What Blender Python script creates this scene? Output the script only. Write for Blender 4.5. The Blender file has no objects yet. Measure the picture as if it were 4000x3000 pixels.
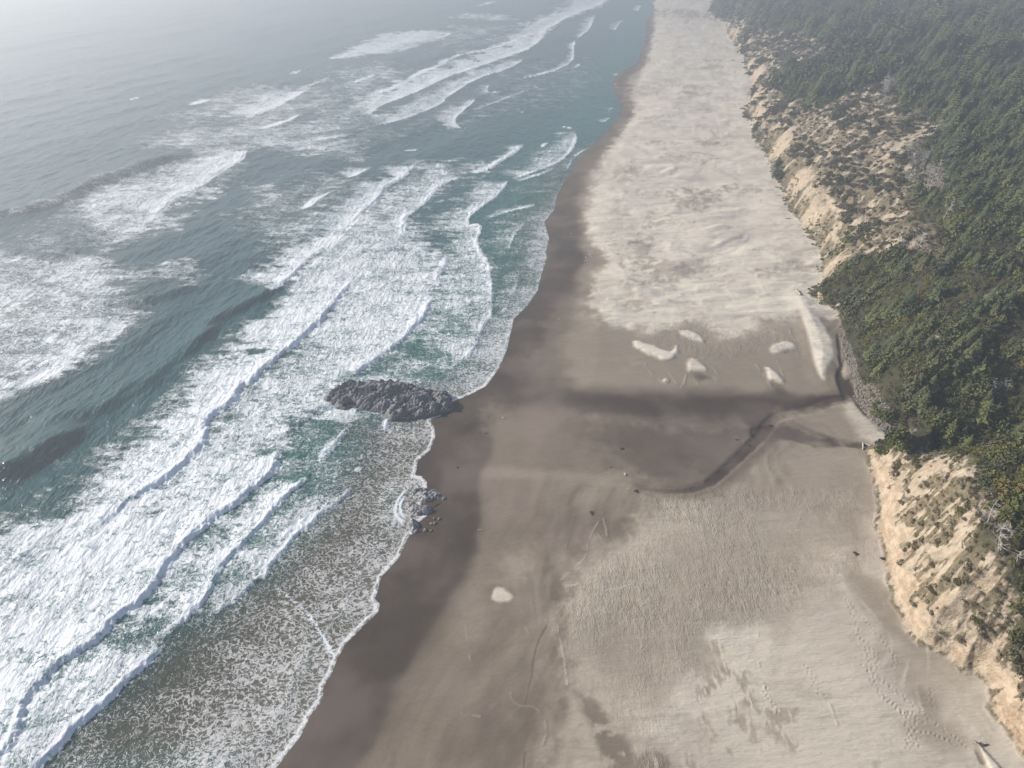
import bpy, bmesh, math, random
import numpy as np
from mathutils import Vector, Matrix
R = math.radians
SC = bpy.context.scene
COL = SC.collection
rng = np.random.default_rng(7)
random.seed(7)

# ------------------------------------------------------------------ camera
CAM_H = 120.0
PITCH = R(33.9)
FPX = 2774.0                    # focal length in pixels of the 4000 px wide photograph
cam_d = bpy.data.cameras.new('camera')
cam = bpy.data.objects.new('camera', cam_d)
COL.objects.link(cam)
cam.location = (0, 0, CAM_H)
cam.rotation_euler = (R(90) - PITCH, 0, 0)
cam_d.sensor_width = 36.0
cam_d.lens = 36.0 * FPX / 4000.0
cam_d.clip_start = 0.5
cam_d.clip_end = 60000
SC.camera = cam

# ------------------------------------------------------------------ light
SUN_EL = R(27)
SUN_AZ = (-0.955, 0.297)        # horizontal direction towards the sun: out over the sea, a little ahead
sd_ = Vector((SUN_AZ[0] * math.cos(SUN_EL), SUN_AZ[1] * math.cos(SUN_EL), math.sin(SUN_EL))).normalized()
w = bpy.data.worlds.new('World')
SC.world = w
w.use_nodes = True
wn = w.node_tree
sky = wn.nodes.new('ShaderNodeTexSky')
sky.sky_type = 'NISHITA'
sky.sun_disc = False
sky.sun_elevation = SUN_EL
sky.sun_rotation = math.atan2(SUN_AZ[0], SUN_AZ[1])
sky.air_density = 1.0
sky.dust_density = 1.2
sky.ozone_density = 1.0
wn.links.new(sky.outputs[0], wn.nodes['Background'].inputs[0])
wn.nodes['Background'].inputs[1].default_value = 0.10
sun_d = bpy.data.lights.new('sun', 'SUN')
sun_d.energy = 4.3
sun_d.angle = R(0.8)
sun_d.color = (1.0, 0.93, 0.83)
sun = bpy.data.objects.new('sun', sun_d)
COL.objects.link(sun)
sun.rotation_euler = sd_.to_track_quat('Z', 'Y').to_euler()
SC.view_settings.view_transform = 'Standard'
SC.view_settings.look = 'None'
SC.view_settings.gamma = 1
SC.view_settings.exposure = 0.68
SC.view_settings.use_curve_mapping = False
HAZE_DENS = 0.00090
HAZE_ANI = 0.50

# ------------------------------------------------------------------ numpy noise
_ang = rng.random((256, 256)) * 2 * np.pi
GX = np.cos(_ang).astype(np.float32)
GY = np.sin(_ang).astype(np.float32)
HASH = rng.random((256, 256, 3)).astype(np.float32)

def gnoise(x, y):
    x = np.asarray(x, np.float32); y = np.asarray(y, np.float32)
    xi = np.floor(x).astype(np.int32); yi = np.floor(y).astype(np.int32)
    fx = x - xi; fy = y - yi
    ux = fx * fx * fx * (fx * (fx * 6 - 15) + 10); uy = fy * fy * fy * (fy * (fy * 6 - 15) + 10)
    x0 = xi & 255; x1 = (xi + 1) & 255; y0 = yi & 255; y1 = (yi + 1) & 255
    a = GX[x0, y0] * fx + GY[x0, y0] * fy
    b = GX[x1, y0] * (fx - 1) + GY[x1, y0] * fy
    c = GX[x0, y1] * fx + GY[x0, y1] * (fy - 1)
    d = GX[x1, y1] * (fx - 1) + GY[x1, y1] * (fy - 1)
    return (a + (b - a) * ux) * (1 - uy) + (c + (d - c) * ux) * uy

def fbm(x, y, o=3, g=0.5):
    s = 0; a = 1.0
    for i in range(o):
        s = s + a * gnoise(x + 17.3 * i, y - 9.1 * i); x = x * 2.03; y = y * 2.03; a *= g
    return s * 1.4

def ridged(x, y, o=3, g=0.5):
    s = 0; a = 1.0; t = 0
    for i in range(o):
        s = s + a * (1 - 2.2 * np.abs(gnoise(x + 7.7 * i, y + 3.1 * i))); t += a
        x = x * 2.1; y = y * 2.1; a *= g
    return s / t

def worley(x, y):
    xi = np.floor(x).astype(np.int32); yi = np.floor(y).astype(np.int32)
    best = np.full(x.shape, 9.0, np.float32); second = best.copy(); idv = np.zeros(x.shape, np.float32)
    for dx in (-1, 0, 1):
        for dy in (-1, 0, 1):
            h = HASH[(xi + dx) & 255, (yi + dy) & 255]
            d = np.hypot(xi + dx + h[..., 0] - x, yi + dy + h[..., 1] - y)
            m = d < best
            second = np.where(m, best, np.minimum(second, d)); idv = np.where(m, h[..., 2], idv)
            best = np.where(m, d, best)
    return best, second, idv

def ss(a, b, x):
    t = np.clip((x - a) / (b - a), 0, 1)
    return t * t * (3 - 2 * t)

# ------------------------------------------------------------------ photo pixels -> places in the world
CP, SP = math.cos(PITCH), math.sin(PITCH)
def rays(px):
    px = np.asarray(px, float).reshape(-1, 2)
    a = (px[:, 0] - 2000) / FPX; b = -(px[:, 1] - 1500) / FPX
    return np.stack([a, CP + b * SP, -SP + b * CP], 1)
def on_plane(px, z=0.0):
    d = rays(px); t = (z - CAM_H) / d[:, 2]
    return np.stack([d[:, 0] * t, d[:, 1] * t], 1)

REG = dict(A=(0, 0), B=(1300, 0), C=(2600, 0), D=(0, 1000), E=(1300, 1000), F=(2600, 1000), G=(0, 2000), H=(1300, 2000), I=(2600, 2000))
def Z(s):
    """'E 10,20 30,40 F 5,6' -> pixel points of the 4000 px photograph"""
    out = []; ox, oy, k = 0, 0, 1
    for t in s.split():
        if t in REG: (ox, oy), k = REG[t], 1400 / 2212
        elif t == 'P': ox, oy, k = 0, 0, 4000 / 2212
        elif t == 'J': ox, oy, k = 2300, 1200, 800 / 2212
        elif t == 'K': ox, oy, k = 1200, 1420, 650 / 2212
        elif t == 'L': ox, oy, k = 1500, 1830, 300 / 1659
        elif t == 'M': ox, oy, k = 3500, 1900, 500 / 1659
        elif t == 'N': ox, oy, k = 3300, 500, 700 / 2212
        elif t == 'O': ox, oy, k = 3400, 2300, 600 / 1422
        else:
            x, y = t.split(','); out.append((ox + float(x) * k, oy + float(y) * k))
    return np.array(out)

def seg_dist(X, Y, P, closed=False, width_t=False):
    """distance to polyline, signed (+ on its left) and arclength fraction"""
    P = np.asarray(P, np.float32)
    Q = np.vstack([P, P[:1]]) if closed else P
    L = np.r_[0, np.cumsum(np.hypot(*(Q[1:] - Q[:-1]).T))]
    best = np.full(X.shape, 1e18, np.float32); sg = np.ones(X.shape, np.float32); tt = np.zeros(X.shape, np.float32)
    for i in range(len(Q) - 1):
        ax, ay = Q[i]; bx, by = Q[i + 1] - Q[i]; ll = bx * bx + by * by
        if ll < 1e-9: continue
        px = X - ax; py = Y - ay
        t = np.clip((px * bx + py * by) / ll, 0, 1)
        dx = px - t * bx; dy = py - t * by
        d = dx * dx + dy * dy
        m = d < best
        best[m] = d[m]
        cr = bx * py - by * px
        sg[m] = np.sign(cr[m]) + (cr[m] == 0)
        tt[m] = (L[i] + t[m] * math.sqrt(ll))
    return np.sqrt(best), sg, tt / L[-1]

def inside(X, Y, P):
    c = np.zeros(X.shape, bool); n = len(P)
    for i in range(n):
        x0, y0 = P[i]; x1, y1 = P[(i + 1) % n]
        if y0 == y1: continue
        m = ((Y < y0) != (Y < y1))
        c ^= m & (X < (x1 - x0) * (Y - y0) / (y1 - y0) + x0)
    return c

def poly_mask(X, Y, P, soft, wob=None):
    """1 inside, 0 outside, soft edge of the given width in metres"""
    out = np.zeros(X.shape, np.float32)
    mg = soft * 1.5 + 1
    b = (X > P[:, 0].min() - mg) & (X < P[:, 0].max() + mg) & (Y > P[:, 1].min() - mg) & (Y < P[:, 1].max() + mg)
    if not b.any(): return out
    x, y = X[b], Y[b]
    d, _, _ = seg_dist(x, y, P, True)
    d = np.where(inside(x, y, P), d, -d)
    if wob is not None: d = d + wob[b]
    out[b] = ss(-soft, soft, d)
    return out

def stroke_mask(X, Y, P, w0, w1=None, soft=1.0, wob=None, fade=1.0):
    """1 on the line; half width runs from w0 to w1"""
    if w1 is None: w1 = w0
    out = np.zeros(X.shape, np.float32); mg = max(w0, w1) + soft * 2 + 1
    b = (X > P[:, 0].min() - mg) & (X < P[:, 0].max() + mg) & (Y > P[:, 1].min() - mg) & (Y < P[:, 1].max() + mg)
    if not b.any(): return out
    d, _, t = seg_dist(X[b], Y[b], P)
    if wob is not None: d = d + wob[b]
    out[b] = (1 - ss(0, soft, d - (w0 + (w1 - w0) * t))) * (1 - ss(fade, 1.0, t) if fade < 1 else 1)
    return out

def smooth_line(P, n=3):
    for _ in range(n):
        Q = [P[0]]
        for a, b in zip(P[:-1], P[1:]): Q += [a * .75 + b * .25, a * .25 + b * .75]
        Q.append(P[-1]); P = np.array(Q)
    return P

# ------------------------------------------------------------------ shoreline, foot of the hills, creek
SHORE = on_plane(Z('G 1690,1580 1780,1460 1850,1370 1900,1260 1980,1160 1985,1080 2040,980 2080,880 H 30,880 80,800 180,700 '
    '265,620 280,570 250,540 290,400 400,280 450,170 L 510,1440 640,1370 720,1150 900,1020 700,900 780,740 900,500 895,300 800,190 640,160 E 500,1350 520,1260 590,1200 625,1120 620,1060 590,1015 '
    '660,985 750,890 850,850 940,800 1020,690 1070,570 1090,480 1110,390 1200,300 1260,210 1280,120 1320,0 B 1310,1560 1330,1470 '
    '1300,1370 1365,1290 1375,1220 1400,1170 1420,1130 1470,1050 1500,990 1580,910 1650,860 1700,790 1760,740 1780,650 1740,570 '
    '1720,510 1750,460 1800,430 1870,400 1900,330 1940,250 1930,180 1950,100 2000,50 2010,0'))
SHORE = np.vstack([[-75, -400], [-50, -20], SHORE, [300, 1700], [500, 3000], [1100, 6000], [3500, 14000]])
TOE = on_plane(Z('O 1460,1640 1330,1400 1140,1180 1060,1080 1130,1030 1090,880 960,770 840,760 700,620 560,560 420,480 330,380 280,250 210,150 '
    'I 1370,420 1350,300 1330,180 1290,80 F 1310,1560 1290,1400 1250,1290 1230,1190 1300,1170 1450,1140 1440,1080 1290,1000 1230,900 '
    '1190,740 1150,640 1150,560 1090,430 1060,330 975,290 900,250 890,210 960,190 970,130 960,80 C 960,1560 880,1430 790,1330 '
    '745,1250 740,1180 660,1080 640,980 590,900 530,840 540,760 480,700 530,580 540,500 490,440 480,340 420,270 370,190 370,140 '
    '270,90 360,10'), 3.0)
TOE = np.vstack([[140, -400], [100, -20], TOE, [460, 1500], [700, 3000], [1400, 6000], [4000, 14000]])
CREEK = on_plane(Z('F 1225,1172 1350,1175 1500,1160 1800,1150 2212,1165 3400,1230'), 6.0)
CREEK_Y = float(CREEK[0, 1])

def hill_height(X, Y):
    """height that the hills add above the beach (metres)"""
    X = np.asarray(X, np.float32); Y = np.asarray(Y, np.float32)
    D = np.zeros(X.shape, np.float32) - 50
    b = X > (40 + 0.05 * Y)
    if not b.any(): return D * 0, D
    d, s, _ = seg_dist(X[b], Y[b], TOE)
    d = -d * s                                    # + inland (right of the line)
    D[b] = d
    x, y = X[b], Y[b]
    dc, _, tc = seg_dist(x, y, CREEK)
    q = np.maximum(d, 0)
    north = 0.5 * q * ss(0, 6, q) * np.exp(-q / 130.) + 34 * (1 - np.exp(-q / 62.)) + 0.05 * q
    north = 58 * (1 - np.exp(-north / 52.)) + 0.03 * q
    south = 13.5 * ss(0, 15, q) + 0.16 * q + 1.2 * ss(1.0, 3.2, q)
    k = ss(-6, 12, y - (CREEK_Y + 0.02 * (x - 100)))
    h = south * (1 - k) + north * k
    valley = 0.05 * tc * 150 + np.maximum(dc - 2.5, 0) * (0.62 + 0.25 * (1 - k))
    vm = ss(0, 8, q)
    valley = valley + (1 - vm) * 40
    m = np.minimum(h, valley); sm = 2.0
    h = -sm * np.log(np.exp(-np.clip(h, 0, 90) / sm) + np.exp(-np.clip(valley, 0, 90) / sm) + 1e-30)
    h = np.maximum(h, 0)
    # gullies and hummocks, combed up the slope by the sea wind
    u = x * 0.87 + y * 0.5; v = -x * 0.5 + y * 0.87
    a = ss(0, 14, q)
    h = h + a * (2.2 * fbm(u / 46, v / 17, 3) * (0.5 + 0.5 * k) + (1.0 - .1 * k) * ridged(u / 13 + .4 * fbm(x / 8, y / 8, 2), v / 5, 4)) + ss(0, 4, q) * 0.5 * ridged(x / 4.5, y / 5, 2)
    out = np.zeros(X.shape, np.float32); out[b] = h * ss(0, 2.5, q)
    return out, D

# pale blown sand lying on the dark flats
SLABS = [Z('J 490,355 520,345 600,370 720,410 820,460 870,468 890,475 925,450 945,400 962,400 965,480 930,535 860,560 810,560 740,520 620,480 540,430 490,400'),
         Z('J 985,235 1080,240 1180,270 1240,320 1255,372 1180,355 1090,330 1010,290'),
         Z('J 1070,600 1085,560 1115,543 1180,565 1240,620 1292,665 1290,695 1200,682 1110,672 1085,692 1072,650'),
         Z('F 650,572 662,548 690,543 725,530 755,526 795,540 808,570 795,578 760,580 720,595 690,603 662,600'),
         Z('F 625,690 645,688 700,730 735,782 700,778 665,765 640,768 632,735'),
         Z('J 810,775 830,760 852,768 850,790 815,798')]
TONGUE = Z('F 800,215 835,240 870,290 920,340 980,430 1025,520 1037,590 1035,630 1000,670 985,700 983,740 990,765 970,760 945,725 920,660 905,580 885,500 850,400 822,320')
SLABS_W = [smooth_line(np.vstack([on_plane(p, 2.5), on_plane(p[:1], 2.5)]), 2) for p in SLABS]
TONGUE_W = smooth_line(np.vstack([on_plane(TONGUE, 2.8), on_plane(TONGUE[:1], 2.8)]), 2)
DUNES = on_plane(Z('P 1405,-60 1415,60 1400,130 1368,190 1372,240 1330,300 1300,350 1278,420 1262,480 1280,515 1320,560 1290,590 1275,650 1300,690 '
    '1385,700 1400,712 1480,690 1520,690 1560,715 1568,728 1600,725 1605,717 1645,712 1650,692 1725,684 1790,690 1900,640 1900,400 1740,200 1640,-60'), 2.4)
STREAM = smooth_line(on_plane(Z('F 1105,888 1040,897 960,920 870,950 760,968 690,990 640,1030 590,1110 500,1200 380,1310 280,1400 180,1435 60,1446 E 1990,1440 1900,1415 1820,1385 1740,1380 1640,1378'), 2.3), 2)
STREAM2 = smooth_line(on_plane(Z('F 1222,1175 1150,1165 1080,1148 1040,1155 960,1160 880,1125 780,1095 680,1078 600,1090'), 2.4), 2)
STREAM3 = smooth_line(on_plane(Z('F 1080,1148 980,1110 890,1075 840,1050 815,1025'), 2.4), 2)
POND = on_plane(Z('F 1062,488 1078,560 1082,620 1090,660 1098,640 1104,655 1096,700 1094,745 1112,765 1135,762 1160,800 1172,850 1170,878 1200,905 1240,965 1262,1005 1235,990 1195,945 1160,905 1148,890 1105,888 1085,852 1062,790 1052,750 1060,715 1082,685 1070,640 1072,600 1058,540'), 2.2)
BAND = on_plane(Z('P 960,860 1040,838 1150,850 1250,846 1400,849 1480,850 1560,852 1650,862 1700,872 1760,890 1700,905 1640,905 1560,908 1450,912 1350,900 1250,884 1130,872 1040,895 950,915'), 1.2)

DIMPLES = []
def beach_height(X, Y, sd, fine=True):
    z = np.where(sd < 0, 0.035 * sd, 0.055 * np.minimum(sd, 30) + 0.012 * np.maximum(sd - 30, 0))
    z = np.minimum(z, 2.6 + 0.1 * z)
    dry = poly_mask(X, Y, DUNES, 14.0)
    # soft wind-laid dunes across the far beach
    uu = X / 26 + 0.4 * fbm(X / 60, Y / 60, 2); vv = Y / 9.5 + 0.1 * X / 9.5 + 0.9 * fbm(X / 50, Y / 40, 2)
    z = z + dry * (0.95 * fbm(uu, vv, 3) + 0.35 * ridged(X / 14 + .5 * fbm(X / 9, Y / 9, 2), Y / 5, 2))
    up = ss(35, 60, sd)
    z = z + up * 0.22 * fbm(X / 30, Y / 22, 3)
    for P in SLABS_W: z = z + 0.4 * poly_mask(X, Y, P, 0.9)
    z = z + 1.5 * poly_mask(X, Y, TONGUE_W, 5.0) * (0.7 + 0.3 * fbm(X / 9, Y / 9, 2))
    z = z - 0.3 * stroke_mask(X, Y, STREAM, 1.6, .2, 1.3, None, .6) - 0.3 * stroke_mask(X, Y, STREAM2, 0.7, 2.5, 1.0) - 0.4 * poly_mask(X, Y, POND, 0.8)
    return z

def shore_sd(X, Y):
    d, s, _ = seg_dist(X, Y, SHORE)
    return -d * s

def ground_z(X, Y):
    X = np.atleast_1d(np.asarray(X, np.float32)); Y = np.atleast_1d(np.asarray(Y, np.float32))
    sd = shore_sd(X, Y)
    h, D = hill_height(X, Y)
    return beach_height(X, Y, sd) + h

def on_ground(px):
    """where the line of sight through each pixel meets the terrain (x, y, z)"""
    d = rays(px); n = len(d)
    t = np.full(n, 40.0); prev = t.copy(); done = np.zeros(n, bool)
    for _ in range(260):
        p = d * t[:, None]
        g = ground_z(p[:, 0], p[:, 1])
        hit = (p[:, 2] + CAM_H) <= g
        done |= hit
        if done.all(): break
        gap = (p[:, 2] + CAM_H - g)
        prev = np.where(done, prev, t)
        t = np.where(done, t, t + np.maximum(gap * 0.6, 0.25))
        t = np.minimum(t, 9000)
    lo, hi = prev.copy(), t.copy()
    for _ in range(12):
        m = (lo + hi) / 2; p = d * m[:, None]
        below = (p[:, 2] + CAM_H) <= ground_z(p[:, 0], p[:, 1])
        hi = np.where(below, m, hi); lo = np.where(below, lo, m)
    p = d * hi[:, None]
    return np.stack([p[:, 0], p[:, 1], ground_z(p[:, 0], p[:, 1])], 1)
def gpoly(s): return on_ground(Z(s))[:, :2]

# ------------------------------------------------------------------ material helper
def new_mat(name):
    m = bpy.data.materials.new(name); m.use_nodes = True
    return m, m.node_tree, m.node_tree.nodes['Principled BSDF']
class NT:
    def __init__(s, nt): s.nt = nt
    def n(s, typ, ins=None, **kw):
        nd = s.nt.nodes.new(typ)
        for k, v in kw.items(): setattr(nd, k, v)
        for k, v in (ins or {}).items():
            if isinstance(v, bpy.types.NodeSocket): s.nt.links.new(v, nd.inputs[k])
            else: nd.inputs[k].default_value = v
        return nd
    def math(s, op, a, b=0.0, c=None, clamp=False):
        nd = s.n('ShaderNodeMath', {0: a, 1: b}, operation=op); nd.use_clamp = clamp
        if c is not None:
            if isinstance(c, bpy.types.NodeSocket): s.nt.links.new(c, nd.inputs[2])
            else: nd.inputs[2].default_value = c
        return nd.outputs[0]
    def mix(s, f, a, b):
        nd = s.n('ShaderNodeMix', data_type='RGBA')
        for i, v in ((0, f), (6, a), (7, b)):
            if isinstance(v, bpy.types.NodeSocket): s.nt.links.new(v, nd.inputs[i])
            else: nd.inputs[i].default_value = v if i == 0 else (*v, 1)
        return nd.outputs[2]
    def attr(s, name): return s.n('ShaderNodeAttribute', attribute_name=name).outputs['Fac']
    def noise(s, vec, scale, det=3, rough=.5, dist=0.0): 
        return s.n('ShaderNodeTexNoise', {'Vector': vec, 'Scale': scale, 'Detail': det, 'Roughness': rough, 'Distortion': dist}).outputs[0]
    def smooth(s, x, a, b):
        nd = s.n('ShaderNodeMapRange', {0: x, 1: a, 2: b}, interpolation_type='SMOOTHSTEP'); return nd.outputs[0]
    def mapping(s, vec, scale=(1, 1, 1), rot=(0, 0, 0)):
        return s.n('ShaderNodeMapping', {'Vector': vec, 'Rotation': rot, 'Scale': scale}).outputs[0]

def grid_mesh(name, X, Y, Zz, keep, attrs, mat):
    """X, Y, Z are (rows, cols); keep is (rows-1, cols-1)"""
    r, c = X.shape
    idx = np.arange(r * c).reshape(r, c)
    f = np.stack([idx[:-1, :-1], idx[:-1, 1:], idx[1:, 1:], idx[1:, :-1]], -1)[keep]
    used = np.unique(f)
    remap = np.zeros(r * c, np.int32); remap[used] = np.arange(len(used))
    f = remap[f]
    me = bpy.data.meshes.new(name)
    me.vertices.add(len(used)); me.loops.add(f.size); me.polygons.add(len(f))
    co = np.stack([X.ravel()[used], Y.ravel()[used], Zz.ravel()[used]], 1).astype(np.float32)
    me.vertices.foreach_set('co', co.ravel())
    me.loops.foreach_set('vertex_index', f.ravel().astype(np.int32))
    me.polygons.foreach_set('loop_start', np.arange(0, f.size, 4, dtype=np.int32))
    me.polygons.foreach_set('use_smooth', np.ones(len(f), bool))
    me.update(calc_edges=True)
    for k, v in attrs.items():
        a = me.attributes.new(k, 'FLOAT', 'POINT')
        a.data.foreach_set('value', np.ascontiguousarray(v.ravel()[used], dtype=np.float32))
    me.materials.append(mat)
    o = bpy.data.objects.new(name, me); COL.objects.link(o)
    return o

# level-of-detail grid: cells grow with distance from the drone's beach
vs = np.r_[np.arange(4300, 3060, -24), np.arange(3060, -60, -4.5), np.arange(-60, -352, -8)]
us = np.r_[np.arange(-3500, -100, 60), np.arange(-100, 4100, 4.5), np.arange(4100, 7500, 50)]
tt_ = -(vs - 1500) / FPX
yy = CAM_H * (CP + tt_ * SP) / (SP - tt_ * CP)
dd = yy * CP + CAM_H * SP
GYY = np.repeat(yy[:, None], len(us), 1).astype(np.float32)
GXX = (dd[:, None] * ((us - 2000) / FPX)[None, :]).astype(np.float32)
# ================================================================== THE SEA
WAVES = [  # points, height, front width, back width, trail width, foam density at crest, foam density along trail, end tapers
 ('D 1715,1160 1722,1185 1700,1270 1650,1350 1560,1420 1480,1500 1360,1570 G 1250,80 1130,190 1050,290 960,400 900,500 830,570 700,650 620,750 520,820 400,900 320,950 270,1020 150,1160 110,1280 60,1400 0,1490 -200,1750', 1.5, 1.5, 5, 22, 1.25, .70, .04, 0),
 ('D 2190,130 2110,230 2010,350 1900,460 1780,570 1620,690 1540,770 1450,830 1440,890 1330,960 1270,1010 1260,1090 1220,1180 1120,1280 1020,1370 920,1420 830,1480 720,1560 G 650,50 520,140 430,210', 1.5, 1.5, 5, 20, 1.2, .78, .1, .15),
 ('B 490,1020 460,1070 420,1110 330,1150 280,1210 230,1270 170,1320 110,1400 50,1460 0,1500 D 1900,20 1830,90 1780,140 1740,170 1690,210 1640,235', 1.4, 1.5, 5, 18, 1.25, .7, .06, .06),
 ('D 1760,150 1640,235 1560,280 1450,330 1370,380 1300,430 1260,500 1190,560 1100,620 950,750', 1.7, 3.0, 9, 1, 0, 0, .1, .3),
 ('E 605,240 590,300 560,360 500,430 430,510 340,580 260,640 180,690 100,740 50,780', 1.0, 1.1, 3.5, 13, 1.2, .75, .12, .02),
 ('E 700,-20 700,20 675,80 640,130 610,200', .8, 1.1, 3, 5, 1.2, .6, .1, .3),
 ('B 1080,1110 1060,1150 1010,1200 1000,1220 920,1270 840,1330 835,1370 830,1395 880,1385 912,1395 905,1440 880,1490 900,1530 920,1570 E 945,20 970,90 975,200 978,370 940,400 900,480 880,560 800,640 720,700 620,740 550,770', .5, .7, 2.2, 16, 1.15, .55, .04, .12),
 ('B 1290,1255 1190,1280 1060,1310 980,1340 920,1370', .3, .6, 2, 5, .85, .4, .2, .1),
 ('B 800,1085 740,1110 650,1150 600,1210 560,1260 510,1300 430,1350 435,1420 400,1480 320,1570', .8, 1, 3, 18, 1.1, .6, .08, .2),
 ('B 1180,885 1130,940 1060,980 1000,1020 930,1060 820,1075', .9, 1, 3, 8, 1.2, .6, .15, .1),
 ('B 1480,800 1500,840 1500,870 1470,930 1420,980 1350,1020 1240,1060 1150,1090 1090,1110', .4, .8, 2, 16, 1.0, .5, .1, .1),
 ('B 1730,-40 1640,40 1500,80 1300,190 1290,240 1200,310 1100,340 850,430 640,500 540,560 390,620 280,660 230,700 190,780 0,830 A 1980,850', 1.2, 2, 6, 40, 1.15, .80, .0, .15),
 ('B 1190,365 1080,430 930,470 830,520 740,580 690,610 680,640 520,710 350,770 200,800', .6, 1, 3, 24, 1.0, .6, .1, .1),
 ('B 1500,240 1480,300 1490,350 1450,400 1330,450 1130,497', .5, 1, 3, 9, 1.0, .4, .15, .1),
 ('B 1240,200 1140,250 1000,300 740,350 660,410 540,450 400,540 300,570 160,610', 1.2, 2, 5, 7, 1.15, .4, .1, .1),
 ('B 1610,90 1580,180 1560,200 1490,250', .5, 1, 3, 14, .9, .5, .2, .2),
 ('A 1885,560 1800,610 1700,660 1600,700 1480,745', 1.3, 2, 5, 40, 1.15, .68, .08, .2),
 ('A 1838,712 1800,745 1700,775 1580,805', 1.0, 2, 4, 7, 1.1, .5, .1, .2),
 ('A 2212,840 1950,870 1800,890 1650,880', .5, 2, 5, 7, .8, .4, .3, .3),
 ('A 1490,930 1504,960 1480,1000 1430,1020 1330,1090 1250,1150 1120,1190 1060,1230 1000,1290 950,1350 880,1400 790,1440', 1.5, 2, 5, 26, 1.2, .78, .08, .3),
 ('A 1180,935 1130,950 1050,975 900,1010 750,1080 600,1120 500,1180 350,1260 150,1310 0,1350 -300,1440', 2.2, 5, 12, 3, .15, .1, .15, .0),
 ('A 2095,1180 2020,1200 1930,1250 1880,1300 1820,1310', 1.0, 2, 4, 4, 1.0, .3, .1, .3),
 ('D 620,1040 450,1090 370,1150 250,1220 100,1310 0,1350 -200,1430', 2.4, 4, 10, 1, .0, 0, .3, .0),
 ('D 1290,175 1080,230 850,300 700,330', 1.2, 4, 8, 1, 0, 0, .3, .3),
 ('D 1150,600 900,770 700,900 560,960 300,1010 100,1060', 1.0, 4, 9, 1, 0, 0, .3, .3),
 ('D 2180,830 2100,880 1930,960 1850,1020 1780,1080 1700,1120 1600,1120', 1.1, 2, 4, 2, .5, .1, .15, .3),
 ('D 2200,1000 2190,1020 2130,1080 2050,1170 1980,1260 1940,1310', .7, 1.3, 3, 4, .75, .2, .1, .05),
 ('D 1940,1310 1870,1400 1790,1440 1700,1540 G 1590,90 1500,190 1410,270 1370,300 1330,400 1290,470 1240,560 1160,640 1080,710 980,770 860,830 760,860', .9, 1, 3, 11, 1.15, .6, .03, .3),
 ('D 2175,1375 2185,1400 2150,1450 2060,1540 G 1980,0 1900,90 1820,130 1760,220 1660,320 1640,345 1650,385 1600,400 1540,450 1450,540 1350,610 1240,680 1175,692', .6, .8, 2.5, 9, 1.1, .55, .05, .1),
 ('G 1080,760 1040,780 990,810 940,880 880,960 800,1010 690,1130 620,1200 540,1260 440,1320 370,1430 260,1540 220,1590 100,1720', 1.2, 1.2, 4, 20, 1.25, .68, .05, 0),
 ('G 1620,385 1640,395 1730,480 1810,540 1870,600 1920,640 1960,700 2010,780 2060,870', .22, .18, .8, 4, .9, .45, .05, .0),
 ('E 345,985 335,1030 322,1100', .6, .6, 1.5, 3, 1.25, .6, .1, .2),
 ('E 887,765 870,790 835,815', .3, .6, 1.5, 3, 1.1, .5, .1, .3),
 ('E 640,60 660,100 630,140', .6, 1, 3, 4, 1.2, .6, .2, .2),
 ('E 180,1300 160,1325 130,1335', .4, .6, 1.5, 2, 1.2, .6, .2, .2),
 ('B 880,625 820,680 750,730 745,770 800,800', .4, 1, 3, 14, 1.1, .6, .1, .1),
 ('A 1305,608 1280,625 1230,640 1140,655', .9, 2, 4, 8, 1.15, .6, .1, .1),
 ('A 1855,437 1830,455 1780,465', .9, 2, 4, 8, 1.1, .5, .1, .1),
 ('A 2140,345 2100,362 2010,370', .9, 2, 4, 9, 1.1, .5, .1, .1),
 ('B 0,355 70,350 80,355', .9, 2, 4, 9, 1.0, .5, .1, .1),
 ('B 730,205 700,225 620,240', .9, 2, 4, 9, .9, .5, .1, .1),
 ('B 1000,12 960,30 880,40', .8, 2, 4, 12, .9, .5, .1, .1),
 ('B 270,460 200,490 110,520', .8, 2, 4, 6, 1.0, .4, .1, .2),
 ('B 525,918 500,930 430,932', .5, 2, 3, 4, 1.0, .4, .1, .2),
 ('B 240,1035 200,1060 130,1090 60,1110', .8, 1.5, 3, 14, 1.1, .6, .1, .1),
 ('B 1330,875 1300,905 1270,905', .4, 1, 3, 4, 1.0, .4, .2, .1),
 ('B 1395,785 1450,783 1480,800', .4, 1, 3, 4, 1.0, .5, .1, .1),
 ('D 1745,160 1720,185 1680,215 1640,235', 1.2, 2, 3, 4, 1.3, .8, .05, .1),
 ('L 540,200 515,260 510,330 520,430 470,500 400,570 340,650 290,740 255,850 260,960 330,1080 420,1120 390,1180 370,1240 400,1310 470,1370 560,1390', .35, .25, .5, .6, 1.1, .5, .04, .04),
 ('L 560,440 470,540 430,640 370,740 355,800 370,900 390,980 440,1040 510,1100 490,1160 490,1220', .25, .2, .4, .5, 1.1, .5, .04, .04),
]
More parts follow.
